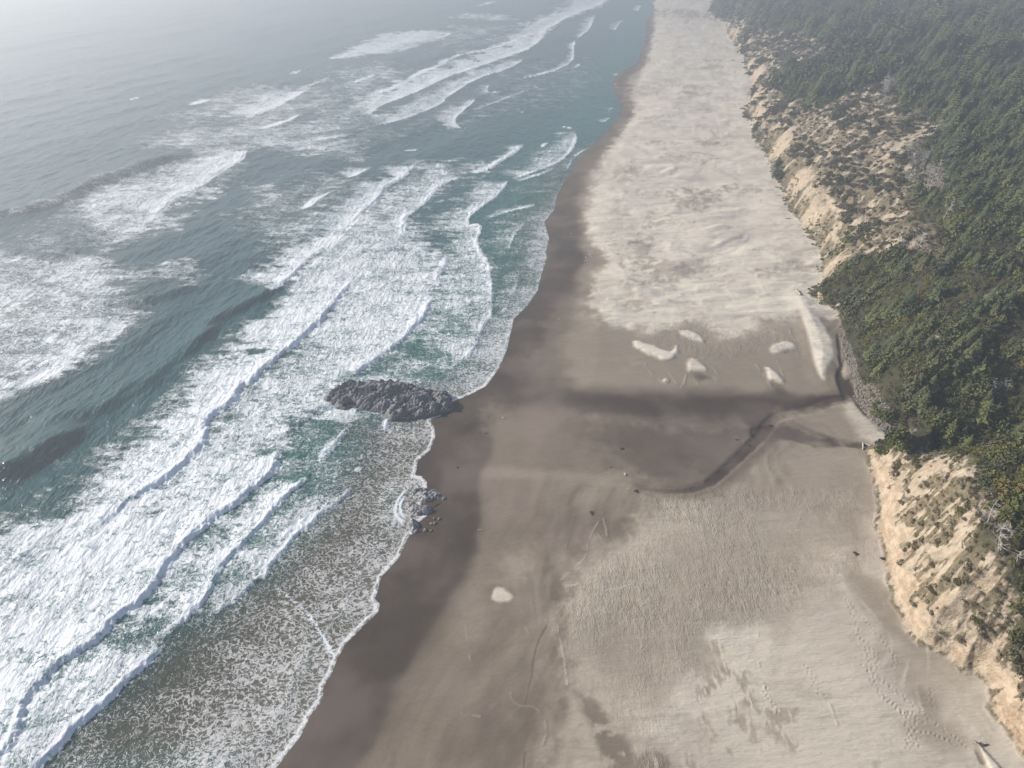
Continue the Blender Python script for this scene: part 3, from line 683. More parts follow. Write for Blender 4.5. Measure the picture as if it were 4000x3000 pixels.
# dark streaks combed along the foot of the bluff
for s, v, w0, w1 in (('I 1160,260 1160,400 1230,560 1300,640 1420,760', .36, 1.0, 1.4), ('I 1240,430 1280,520 1370,640 1450,740 1500,800', .34, 1.2, 1.5), ('I 1350,540 1420,640 1500,780 1640,860 1760,960', .36, 1.0, 1.0), ('I 1380,780 1420,900 1460,1020 1540,1120 1620,1200', .42, 1.2, 1.2),
                  ('I 1560,980 1590,1080 1620,1180 1640,1270', .30, 2.0, .8), ('I 1640,1270 1750,1330 1850,1400', .45, 1.5, 1.5), ('I 1600,1000 1700,1040 1850,1200 1900,1300', .55, 3, 4), ('I 1620,1340 1700,1380 1800,1440', .45, 1, 2)):
    blend(.65 * sm(s, w0 * .5, w1 * .5, 3.0, 2.4, 1.2) * ss(-.6, .2, flow2 + .2), v + .12)
blend(.75 * pm('I 1000,0 1180,0 1240,150 1200,260 1060,180 980,60', 4), .42); rip = np.maximum(rip, .9 * pm('I 0,0 1200,0 1250,200 1200,350 1000,450 700,600 400,720 0,760', 4) )
# piled ridges where rippled sand gives way
for s in ('I 600,360 620,440 700,520', 'I 760,340 790,440 840,520', 'I 570,760 560,860 580,960 600,1080 660,1180', 'I 740,600 760,660', 'I 940,1100 1020,1200 1060,1330 1110,1420', 'I 980,1120 1020,1170', 'I 860,1490 900,1560', 'I 520,930 590,900'):
    m_ = sm(s, .0, .05, .3) * ss(-.2, .3, nB + .0); relief += .09 * m_
tail = sm('I 1930,1440 1990,1520 2050,1600', .1, .5, .9, 2.8); relief += .4 * tail; blend(tail, .95)
blend(.8 * sm('I 1915,1430 1940,1490 1960,1540', .2, .3, .5, 2.8), .35)
# wind-scoured tidal relief where rippled
rp = ridged(lx / .8 + .5 * nA, ly / 1.9 + .5 * nB, 2)
relief += rip * np.clip(.45 + 1.4 * nC + .5 * flow, .05, 1) * (.045 * rp + .06 * fbm(lx / 1.3, ly / 3.2, 2)) * (1 - ss(300, 500, ly))
relief += DM * .10 * ridged(lx / 5 + nA, ly / 2.6, 3) * ss(.0, .5, nC + .3)
dry = dry + rip * .07 * rp
# footprints
trails = ['I 870,940 900,1000 930,1090 1000,1140', 'I 1100,520 1170,660 1240,860 1270,1000 1310,1110 1400,1190 1500,1260 1600,1300', 'I 1220,940 1290,1010 1400,1080 1520,1180 1640,1280 1760,1370 1900,1470', 'I 1500,1230 1490,1330 1500,1400 1490,1460', 'I 1540,1240 1530,1340 1560,1460', 'I 1130,540 1200,640 1260,700 1400,860 1420,960', 'I 1480,1240 1440,1200 1330,1130', 'I 1560,1350 1680,1370 1790,1430', 'I 1180,740 1260,840 1300,900 1310,970', 'F 1100,150 1200,100', 'E 2120,1580 2140,1500', 'I 600,1060 640,1140 700,1240', 'I 1640,1090 1650,1200']
dimp = []
for s in trails:
    P = smooth_line(bp(s, 2.6), 2)
    L = np.r_[0, np.cumsum(np.hypot(*(P[1:] - P[:-1]).T))]
    for k, a in enumerate(np.arange(0, L[-1], .72)):
        x = np.interp(a, L, P[:, 0]); y = np.interp(a, L, P[:, 1])
        dimp.append((x + random.gauss(0, .16) + (.16 if k % 2 else -.16), y + random.gauss(0, .1)))
nb = (ly < 130) & (lx > -10) & (lx < 110)
bi = np.nonzero(nb)[0]; bx_, by_ = lx[bi], ly[bi]
for (x, y) in dimp:
    j = (np.abs(bx_ - x) < .6) & (np.abs(by_ - y) < .6)
    if j.any():
        d = np.hypot(bx_[j] - x, by_[j] - y)
        relief[bi[j]] += -.11 * np.exp(-(d / .2) ** 2) + .05 * np.exp(-((d - .36) / .12) ** 2)
beachm = 1 - ss(-1, 2, hD)
lz = lz + relief * beachm
# ground cover on the hills: 0 bare blown sand, 1 soil under plants
SCRUB = gpoly('C 380,60 500,110 560,160 650,180 760,190 900,230 1020,280 1000,320 880,380 740,470 720,560 730,600 860,620 900,650 1100,590 1300,500 1400,440 1430,560 1500,680 1640,720 1700,850 1600,930 1560,1020 1720,1130 1560,1200 1500,1290 1600,1380 1750,1400 1760,1560 1400,1580 F 1100,80 980,130 940,60 C 850,1500 780,1330 720,1200 700,1100 600,900 530,840 480,700 520,560 470,440 480,330 400,250 340,170')
FGREEN = gpoly('C 740,470 1000,320 1200,200 1400,100 1500,160 1400,440 1100,590 900,650 730,600')
BLUFF = gpoly('F 1215,1190 1300,1180 1330,1240 1500,1200 1620,1190 1850,1250 2000,1330 1990,1450 2040,1580 I 1930,100 1950,200 2100,270 2100,350 2020,430 2100,560 2100,700 2150,900 2212,1000 2300,1300 2400,1700 2200,1700 1300,900 1250,0')
q = np.maximum(hD, 0)
scrub = poly_mask(lx, ly, SCRUB, 5, 5 * nA); fgreen = poly_mask(lx, ly, FGREEN, 4, 3 * nA); bluff = poly_mask(lx, ly, BLUFF, 3, 2 * nA)
hillm = ss(-1, 2, hD)
uu = lx * 0.87 + ly * 0.5; vv = -lx * 0.5 + ly * 0.87
comb = fbm(uu / 15, vv / 3.6, 4, .6); comb2 = fbm(uu / 5, vv / 1.6, 3, .6)
sandy = np.clip(scrub * (1 - .9 * fgreen) * ss(-.02, .50, comb + .5 * comb2 + .12 * nC - .08), 0, 1)
face = (1 - ss(3, 9, q + 5 * nA)) * scrub * ss(-.1, .25, nC)
sandy = np.maximum(sandy, face * ss(-.45, .1, comb + .2))
sandy = np.maximum(sandy, bluff * ss(-.12, .40, comb2 + .45 * nB + .35 * nA))
for s, so in (('F 1610,1280 1700,1250 1800,1300 1860,1340 1830,1370 1750,1360 1640,1340 1600,1310', 1.5), ('F 1480,1450 1560,1430 1600,1460 1520,1480', 1), ('I 1590,180 1720,200 1770,210 1850,190 1770,270 1640,300 1590,270', 1), ('I 1540,600 1620,590 1700,660 1850,700 1860,735 1720,745 1640,690', 1),
              ('N 440,1130 620,1040 640,1090 520,1150', 2), ('N 120,1150 220,1120 280,1190 200,1250 100,1220', 2), ('C 1350,1320 1420,1300 1400,1350 1320,1360', 2), ('C 990,1200 1040,1240 1080,1310 1040,1400 1090,1500 1020,1490 1050,1340 990,1270', 1), ('N 600,200 900,30 900,80 700,250 400,340', 4),
              ('C 800,1160 880,1140 830,1180', 2), ('F 1910,290 1950,250 2212,180 2212,240 2000,320 1930,340', 1.5), ('F 1570,540 1640,480 1720,500 1640,600', 1.5), ('F 900,250 960,210 970,290 930,285', .8), ('F 970,290 1080,300 1050,320 960,310', .8), ('C 1180,150 1350,50 1360,70 1220,160', 3)):
    P = gpoly(s); sandy = np.maximum(sandy, poly_mask(lx, ly, P, so, so * .6 * nB))
cliff = np.maximum((1 - ss(2.4, 5.0, q + 3.5 * nB + 2 * nA)) * ss(.3, 1.2, q) * bluff, 0)
cliff = np.maximum(cliff, .75 * (1 - ss(5, 13, q + 6 * nA)) * ss(.5, 3, q) * scrub * ss(-.1, .3, nC + .15))
sandy = np.maximum(sandy, cliff * .95)
rusty = poly_mask(lx, ly, gpoly('I 1500,420 1600,400 1660,420 1600,520 1540,500 1500,460'), 1.5, nB) + poly_mask(lx, ly, gpoly('O 1180,1080 1260,1120 1360,1330 1420,1600 1330,1500 1180,1200'), 2.5, 2 * nB) + .6 * (bluff * ss(.2, .6, nA))
shingle = pm('F 1100,480 1150,560 1170,640 1190,720 1230,800 1290,880 1320,960 1440,1060 1530,1140 1440,1130 1300,1040 1230,960 1180,880 1170,790 1150,740 1170,700 1130,650 1090,560 1075,500', 1.2, .5, 3)
lz = lz + cliff * (.55 * ridged(lx / 2.2, ly / 3.2, 3) + .3 * worley(lx / 2, ly / 2)[0])
lz = lz + (1 - sandy) * hillm * .5 * (nB + .6)
FULL = lambda v, d=0: (lambda a: (a.__setitem__(lb, v), a)[1])(np.full(GXX.shape, d, np.float32))
m, nt_, bs = new_mat('beach_sand'); T = NT(nt_)
pos = T.n('ShaderNodeNewGeometry').outputs['Position']
dr = T.attr('dry'); ri = T.attr('rip'); hi_ = T.attr('hill'); sa = T.attr('sandy'); cl = T.attr('cliff'); ru = T.attr('rust'); shg = T.attr('shingle')
mot = T.noise(pos, .09, 5, .6); fine = T.noise(pos, 1.7, 4, .7); vfine = T.noise(pos, 7.0, 2, .6)
d2 = T.math('ADD', dr, T.math('MULTIPLY', T.math('SUBTRACT', mot, .5), .14))
d2 = T.math('ADD', d2, T.math('MULTIPLY', T.math('SUBTRACT', fine, .5), .11), clamp=True)
ramp = T.n('ShaderNodeValToRGB', {0: d2}); cr = ramp.color_ramp
cr.elements[0].position = 0; cr.elements[0].color = (.050, .037, .028, 1)
cr.elements[1].position = 1; cr.elements[1].color = (.66, .59, .49, 1)
for p, c in ((.12, (.076, .057, .043, 1)), (.3, (.160, .127, .095, 1)), (.45, (.250, .205, .157, 1)), (.65, (.41, .350, .275, 1)), (.85, (.56, .495, .405, 1))):
    e = cr.elements.new(p); e.color = c
sandc = ramp.outputs[0]
tint = T.noise(pos, .05, 3)
sandc = T.mix(T.math('MULTIPLY', T.smooth(tint, .45, .65), .22), sandc, (.28, .22, .19))
wst = T.noise(T.mapping(pos, (.22, 1.5, 1), (0, 0, .06)), .30, 5, .65)
sandc = T.mix(T.math('MULTIPLY', T.math('MULTIPLY', T.smooth(wst, .50, .68), T.smooth(dr, .25, .6)), .30), sandc, (.25, .21, .165))
spk = T.smooth(T.noise(pos, 3.2, 2, .8), .70, .80)
sandc = T.mix(T.math('MULTIPLY', T.math('MULTIPLY', spk, T.smooth(dr, .1, .4)), .4), sandc, (.5, .44, .36))
rp_ = T.noise(T.mapping(pos, (2.2, .8, 1), (0, 0, .25)), 1.3, 3, .6, .8)
sandc = T.mix(T.math('MULTIPLY', T.math('MULTIPLY', ri, T.smooth(rp_, .48, .66)), .15), sandc, (.20, .165, .125))
scz = T.attr('scrubz')
soil = T.mix(T.smooth(T.noise(pos, .25, 4, .65), .35, .65), (.032, .036, .018), (.06, .055, .03))
soil = T.mix(scz, soil, T.mix(T.smooth(T.noise(pos, .9, 4, .65), .35, .65), (.12, .098, .06), (.22, .18, .12)))
hsand = T.mix(T.smooth(T.noise(T.mapping(pos, (.6, 1.6, 1.0), (0, 0, .5)), .5, 4, .7), .35, .7), (.48, .40, .30), (.30, .24, .175))
cliffc = T.mix(T.smooth(T.noise(T.mapping(pos, (1, 1, 2.5)), .35, 4, .6), .35, .65), (.55, .44, .32), (.36, .27, .185))
hsand = T.mix(T.math('MULTIPLY', cl, .85), hsand, cliffc)
hsand = T.mix(T.math('MULTIPLY', T.math('MULTIPLY', ru, T.smooth(fine, .4, .6)), .55), hsand, (.30, .15, .065))
wn_ = T.noise(T.mapping(pos, (.55, 1.5, 1.0), (0, 0, -.52)), .9, 4, .7)
sa = T.smooth(T.math('ADD', sa, T.math('MULTIPLY', T.math('SUBTRACT', wn_, .5), 1.9)), .25, .75)
hc = T.mix(sa, soil, hsand)
colr = T.mix(hi_, sandc, hc)
vor = T.n('ShaderNodeTexVoronoi', {'Vector': pos, 'Scale': 1.3}, feature='F1')
stc = T.mix(vor.outputs['Distance'], (.15, .125, .095), (.06, .05, .038))
colr = T.mix(T.math('MULTIPLY', shg, .8), colr, stc)
nt_.links.new(colr, bs.inputs['Base Color'])
rgh = T.math('ADD', T.math('MULTIPLY', T.smooth(dr, .03, .35), .40), .50)
nt_.links.new(T.math('MAXIMUM', rgh, hi_), bs.inputs['Roughness'])
bs.inputs['Specular IOR Level'].default_value = .22
b1 = T.math('MULTIPLY', T.math('MULTIPLY', rp_, ri), .32)
b2 = T.math('MULTIPLY', fine, T.math('ADD', T.math('MULTIPLY', hi_, .55), .035))
b3 = T.math('MULTIPLY', T.noise(T.mapping(pos, (.6, 1.8, 1)), .35, 3, .6), T.math('MULTIPLY', dr, .55))
b4 = T.math('MULTIPLY', vor.outputs['Distance'], T.math('MULTIPLY', shg, -.6))
bump = T.n('ShaderNodeBump', {'Height': T.math('ADD', T.math('ADD', b1, b2), T.math('ADD', b3, b4)), 'Strength': .8, 'Distance': 1.0})
nt_.links.new(bump.outputs[0], bs.inputs['Normal'])
keepl = (lb[:-1, :-1] & lb[1:, 1:] & lb[:-1, 1:] & lb[1:, :-1])
land = grid_mesh('beach', GXX, GYY, FULL(lz), keepl, dict(dry=FULL(np.clip(dry, 0, 1)), rip=FULL(np.clip(rip * beachm * np.clip(.55 + 1.2 * nC + .8 * flow, .08, 1), 0, 1)), hill=FULL(ss(-.6, .6, hD + .5 * nB)), sandy=FULL(sandy), cliff=FULL(cliff), rust=FULL(np.clip(rusty, 0, 1)), shingle=FULL(shingle), scrubz=FULL(np.maximum(scrub * (1 - fgreen), bluff))), m)
land['kind'] = 'structure'
land['label'] = 'wide sandy beach and sandy hillside under the forest'
# ================================================================== THINGS
def look(arr, x, y):
    """value of a ground map at world points"""
    yv = np.asarray(yy); o = np.argsort(yv)
    i = np.clip(np.round(np.interp(y, yv[o], np.arange(len(yv))[o])).astype(int), 0, len(yv) - 1)
    s = x / (y * CP + CAM_H * SP) * FPX + 2000
    j = np.clip(np.round(np.interp(s, us, np.arange(len(us)))).astype(int), 0, len(us) - 1)
    return arr[i, j]
ZMAP = FULL(lz); SANDY = FULL(sandy); HD = FULL(hD, -50); SCR = FULL(scrub); FGR = FULL(fgreen); BLF = FULL(bluff); DRYM = FULL(dry); CLF = FULL(cliff)
def gz(x, y): return float(look(ZMAP, np.array([x]), np.array([y]))[0])

def mesh_from(name, V, F, mat, smooth=False):
    me = bpy.data.meshes.new(name)
    me.from_pydata([tuple(v) for v in V], [], [tuple(f) for f in F])
    if smooth: me.polygons.foreach_set('use_smooth', np.ones(len(me.polygons), bool))
    me.materials.append(mat); me.update()
    return me
def link(name, data, parent=None, loc=None, rz=None, sc=None):
    o = bpy.data.objects.new(name, data); COL.objects.link(o)
    if parent: o.parent = parent
    if loc is not None: o.location = loc
    if rz is not None: o.rotation_euler = (0, 0, rz) if not hasattr(rz, '__len__') else rz
    if sc is not None: o.scale = (sc, sc, sc) if not hasattr(sc, '__len__') else sc
    return o
def tag(o, label, cat, group=None):
    o['label'] = label; o['category'] = cat
    if group: o['group'] = group
    return o

def leaf_mat(name, cols, rough=.75):
    m, nt, bs = new_mat(name); T = NT(nt)
    oi = T.n('ShaderNodeObjectInfo').outputs['Random']
    pos = T.n('ShaderNodeNewGeometry').outputs['Position']
    r = T.n('ShaderNodeValToRGB', {0: oi}); cr = r.color_ramp; cr.interpolation = 'LINEAR'
    cr.elements[0].color = (*cols[0], 1); cr.elements[0].position = 0
    cr.elements[1].color = (*cols[-1], 1); cr.elements[1].position = 1
    for i, c in enumerate(cols[1:-1]):
        e = cr.elements.new((i + 1) / (len(cols) - 1)); e.color = (*c, 1)
    area = T.smooth(T.noise(pos, .035, 3, .6), .38, .62)
    c = T.mix(T.math('MULTIPLY', area, .6), r.outputs[0], cols[len(cols) // 2])
    area2 = T.smooth(T.noise(T.mapping(pos, (1, 1, .2)), .06, 4, .6), .55, .72)
    c = T.mix(T.math('MULTIPLY', area2, .5), c, (.13, .10, .075))
    f = T.smooth(T.noise(pos, 1.9, 3, .7), .3, .7)
    c = T.mix(f, T.mix(.45, c, (.02, .022, .012)), c)
    nt.links.new(c, bs.inputs['Base Color']); bs.inputs['Roughness'].default_value = rough
    bs.inputs['Specular IOR Level'].default_value = .25
    return m
M_CON = leaf_mat('spruce_needles', [(.04, .058, .030), (.08, .10, .042), (.13, .14, .045), (.05, .075, .048), (.17, .165, .055)])
M_SHR = leaf_mat('shrub_leaves', [(.06, .08, .028), (.15, .155, .036), (.21, .155, .045), (.045, .065, .03), (.26, .235, .055), (.12, .135, .032)])
M_SCR = leaf_mat('dune_scrub_leaves', [(.11, .105, .05), (.15, .13, .075), (.17, .135, .09), (.09, .095, .042), (.20, .17, .10)])
M_BRN = leaf_mat('rusty_thicket_leaves', [(.09, .05, .03), (.12, .075, .045), (.075, .06, .035), (.13, .09, .055)])
M_LIME = leaf_mat('yellow_green_leaves', [(.13, .16, .03), (.10, .13, .025), (.16, .17, .04)])
M_GRS = leaf_mat('beach_grass_blades', [(.20, .20, .075), (.25, .225, .10), (.16, .17, .06), (.28, .24, .13)])
M_GRY = leaf_mat('bleached_twigs', [(.24, .215, .20), (.32, .295, .27), (.19, .165, .155), (.27, .24, .23)])
def plain_mat(name, c1, c2, sc=2.0, rough=.85, stretch=(1, 1, 1)):
    m, nt, bs = new_mat(name); T = NT(nt)
    co = T.n('ShaderNodeTexCoord').outputs['Object']
    n = T.noise(T.mapping(co, stretch), sc, 4, .65)
    nt.links.new(T.mix(T.smooth(n, .35, .65), c1, c2), bs.inputs['Base Color']); bs.inputs['Roughness'].default_value = rough
    b = T.n('ShaderNodeBump', {'Height': n, 'Strength': .6, 'Distance': .1}); nt.links.new(b.outputs[0], bs.inputs['Normal'])
    return m
M_BARK = plain_mat('bark', (.09, .07, .055), (.15, .12, .095))
M_WOOD = plain_mat('silvered_driftwood', (.50, .45, .39), (.30, .265, .23), 1.5, .8, (.4, 4, 4))
M_DWOOD = plain_mat('dark_waterlogged_wood', (.07, .05, .04), (.14, .10, .08), 2.0, .7, (.4, 4, 4))
M_SNAG = plain_mat('bleached_snag_wood', (.50, .46, .42), (.33, .30, .27), 2.0, .8)
M_STONE = plain_mat('creek_stone', (.25, .215, .17), (.13, .113, .095), 1.2)
M_KELP = plain_mat('stranded_kelp', (.035, .026, .018), (.075, .05, .03), 3.0, .5)

def clump_mesh(name, seed, n, r, hgt, leaf, mat, lean=.0, hollow=.25, droop=0):
    """a crown of n two-facet leaf clumps spread through a dome"""
    g = np.random.default_rng(seed); V = []; F = []
    lob = g.normal(size=(6, 3)); lob[:, 2] = np.abs(lob[:, 2]); lob /= np.linalg.norm(lob, axis=1)[:, None]; la = g.uniform(.1, .42, 6)
    for i in range(n):
        d = g.normal(size=3); d[2] = abs(d[2]) * .9; d /= np.linalg.norm(d)
        k = g.uniform(hollow, 1) ** .4
        k *= .78 + sum(a * max(0, d @ l) ** 5 for a, l in zip(la, lob))
        c = np.array([d[0] * r * k, d[1] * r * k, d[2] * hgt * k])
        c[0] += lean * c[2]
        nrm = d + g.normal(size=3) * .55; nrm /= np.linalg.norm(nrm)
        a = np.cross(nrm, g.normal(size=3)); a /= np.linalg.norm(a) + 1e-6; b = np.cross(nrm, a)
        s = leaf * g.uniform(.6, 1.25)
        i0 = len(V)
        V += [c - a * s, c + b * s * .55 + nrm * s * .1, c + a * s * 1.05 - nrm * s * .2, c - b * s * .6 + nrm * s * .15]
        F += [(i0, i0 + 1, i0 + 2), (i0, i0 + 2, i0 + 3)]
    return mesh_from(name, V, F, mat)

def spruce_mesh(name, seed, h, r, mat, lean=.12, whorls=11):
    g = np.random.default_rng(seed); V = []; F = []
    for k in range(whorls):
        t = (k + .4) / whorls; z = h * (.10 + .88 * t)
        rr = r * (1 - t) ** .75 * g.uniform(.85, 1.12) + .12
        nb_ = int(9 - 4 * t); a0 = g.uniform(0, 6.28)
        for j in range(nb_):
            a = a0 + 6.283 * j / nb_ + g.normal(0, .16)
            L = rr * g.uniform(.65, 1.2); 
            if math.cos(a) < -.3: L *= .8                      # sea side clipped by wind
            dx, dy = math.cos(a), math.sin(a); px, py = -dy, dx
            wd = L * g.uniform(.28, .42) + .06; dr_ = -.22 * L * g.uniform(.4, 1.4)
            cx = lean * z * z / h
            c0 = np.array([cx, 0, z]); mid = c0 + np.array([dx * L * .55, dy * L * .55, dr_ * .3 + .06 * L]); tip = c0 + np.array([dx * L, dy * L, dr_ + .1 * L * t])
            i0 = len(V)
            V += [c0 + np.array([0, 0, .12 * h / whorls]), mid + np.array([px * wd, py * wd, -.16 * L]), tip, mid - np.array([px * wd, py * wd, .16 * L]), mid + np.array([0, 0, .05 * L])]
            F += [(i0, i0 + 1, i0 + 4), (i0 + 1, i0 + 2, i0 + 4), (i0 + 2, i0 + 3, i0 + 4), (i0 + 3, i0, i0 + 4)]
    cx = lean * h
    i0 = len(V); V += [(cx + .15, 0, h * .9), (cx - .1, .13, h * .9), (cx - .1, -.13, h * .9), (cx + .04, 0, h * 1.06)]; F += [(i0, i0 + 1, i0 + 3), (i0 + 1, i0 + 2, i0 + 3), (i0 + 2, i0, i0 + 3)]
    return mesh_from(name, V, F, mat)

def tube(V, F, pts, rads, n=6, cap=True):
    pts = [np.array(p, float) for p in pts]; rings = []
    for i, p in enumerate(pts):
        d = pts[min(i + 1, len(pts) - 1)] - pts[max(i - 1, 0)]; d /= np.linalg.norm(d) + 1e-9
        a = np.cross(d, (0.13, .2, .97) if abs(d[2]) < .9 else (1, 0, 0)); a /= np.linalg.norm(a); b = np.cross(d, a)
        i0 = len(V)
        for k in range(n):
            q_ = 6.2832 * k / n; V.append(p + (a * math.cos(q_) + b * math.sin(q_)) * rads[i])
        rings.append(i0)
    for r0, r1 in zip(rings[:-1], rings[1:]):
        for k in range(n): F.append((r0 + k, r0 + (k + 1) % n, r1 + (k + 1) % n, r1 + k))
    if cap: F.append(tuple(rings[0] + k for k in range(n))[::-1]); F.append(tuple(rings[-1] + k for k in range(n)))

def snag_parts(seed, h, spread=1.0):
    g = np.random.default_rng(seed); V, F = [], []
    lean = g.uniform(-.05, .3); pts = [(lean * h * (t ** 1.5) + .08 * h * math.sin(3 * t + seed) * t, .05 * h * math.sin(5 * t + seed * 2), h * t) for t in (0, .25, .5, .75, 1)]
    tube(V, F, pts, [.045 * h * .5, .036 * h * .5, .027 * h * .5, .017 * h * .5, .005 * h * .5], 6)
    tr = mesh_from('dead_trunk', V, F, M_SNAG, True)
    V, F = [], []
    for k in range(15):
        t = g.uniform(.25, .98); a = g.uniform(0, 6.28); p = np.array([np.interp(t, (0, .25, .5, .75, 1), [q_[j] for q_ in pts]) for j in range(3)])
        L = h * spread * g.uniform(.18, .42) * (1.15 - .6 * t); d = np.array([math.cos(a), math.sin(a), g.uniform(-.15, .5)])
        m1 = p + d * L * .5 + g.normal(size=3) * .06 * L; e = p + d * L + g.normal(size=3) * .12 * L
        tube(V, F, [p, m1, e], [.010 * h, .007 * h, .002 * h], 3, False)
        for _ in range(2):
            dd_ = d + g.normal(size=3) * .6; tube(V, F, [m1, m1 + dd_ * L * .4], [.0055 * h, .0015 * h], 3, False)
    return tr, mesh_from('dead_branches', V, F, M_SNAG)

def twig_mesh(name, seed, n, r, mat):
    g = np.random.default_rng(seed); V, F = [], []
    for k in range(n):
        d = g.normal(size=3); d[2] = abs(d[2]) * .8 + .1; d /= np.linalg.norm(d); d[0] += .25
        b = g.normal(size=3) * r * .25; b[2] = 0; e = b + d * r * g.uniform(.7, 1.25); s = np.cross(d, g.normal(size=3)); s /= np.linalg.norm(s); s *= .022 * r
        m_ = (b + e) / 2 + g.normal(size=3) * .1 * r
        i0 = len(V); V += [b - s, b + s, m_ + s, m_ - s, e]; F += [(i0, i0 + 1, i0 + 2, i0 + 3), (i0 + 3, i0 + 2, i0 + 4)]
        for _ in range(2):
            e2 = m_ + (d + g.normal(size=3) * .7) * r * .4; i1 = len(V); V += [m_ - s * .8, m_ + s * .8, e2]; F.append((i1, i1 + 1, i1 + 2))
    return mesh_from(name, V, F, mat)

def tuft_mesh(name, seed, n, r, h, mat):
    g = np.random.default_rng(seed); V, F = [], []
    for k in range(n):
        a = g.uniform(0, 6.28); q_ = r * math.sqrt(g.uniform(0, 1)); b = np.array([q_ * math.cos(a), q_ * math.sin(a), 0])
        d = np.array([.45 + g.normal(0, .25), .15 + g.normal(0, .25), 1.0]); hh_ = h * g.uniform(.5, 1.1); s = np.array([math.sin(a + .8), -math.cos(a + .8), 0]) * .035
        m_ = b + d * hh_ * .55; e = b + d * hh_ + np.array([.25 * hh_, 0, -.18 * hh_]); i0 = len(V)
        V += [b - s, b + s, m_ + s * .8, m_ - s * .8, e]; F += [(i0, i0 + 1, i0 + 2, i0 + 3), (i0 + 3, i0 + 2, i0 + 4)]
    return mesh_from(name, V, F, mat)

SPR = [spruce_mesh('spruce_crown', 10 + i, 5.2, 2.0, M_CON, .06 + .05 * i) for i in range(4)]
PIN = [clump_mesh('pine_crown', 30 + i, 190, 2.0, 3.0, .50, M_CON, .22) for i in range(3)]
SHR = [clump_mesh('shrub_foliage', 50 + i, 170, 1.0, 1.05 + .2 * (i % 2), .23, M_SHR, .2) for i in range(4)]
SCB = [clump_mesh('scrub_foliage', 70 + i, 110, 1.0, .42, .20, M_SCR, .5) for i in range(3)]
for m_ in SCB:
    for v in m_.vertices: v.co.x *= 1.75
BRN = [clump_mesh('thicket_foliage', 80 + i, 100, 1.0, .7, .22, M_BRN, .3) for i in range(2)]
LIM = [clump_mesh('lime_foliage', 90 + i, 130, 1.0, .9, .22, M_LIME, .1) for i in range(2)]
TWG = [twig_mesh('bare_twigs', 100 + i, 40, 1.0, M_GRY) for i in range(3)]
TUF = [tuft_mesh('grass_blades', 120 + i, 34, .38, .75, M_GRS) for i in range(3)]
def trunk_mesh(h, r):
    V, F = [], []; tube(V, F, [(0, 0, -.6), (.03 * h, 0, h * .4), (.08 * h, 0, h * .8)], [r, r * .7, r * .3], 6); return mesh_from('trunk', V, F, M_BARK, True)
TRK = trunk_mesh(5.0, .2); TRKS = trunk_mesh(1.0, .06)

def jgrid(x0, x1, y0, y1, sp, jit=.48):
    gx, gy = np.meshgrid(np.arange(x0, x1, sp), np.arange(y0, y1, sp))
    gx = gx + rng.uniform(-jit, jit, gx.shape) * sp; gy = gy + rng.uniform(-jit, jit, gy.shape) * sp
    return gx.ravel().astype(np.float32), gy.ravel().astype(np.float32)
def infr(x, y, m=1.12, z=25):
    d = y * CP + (CAM_H - z) * SP; v = 1500 + FPX * ((CAM_H - z) * CP - y * SP) / d
    return (np.abs(x) / (y * CP + (CAM_H - z) * SP) * FPX < 2000 * m) & (v < 3500)

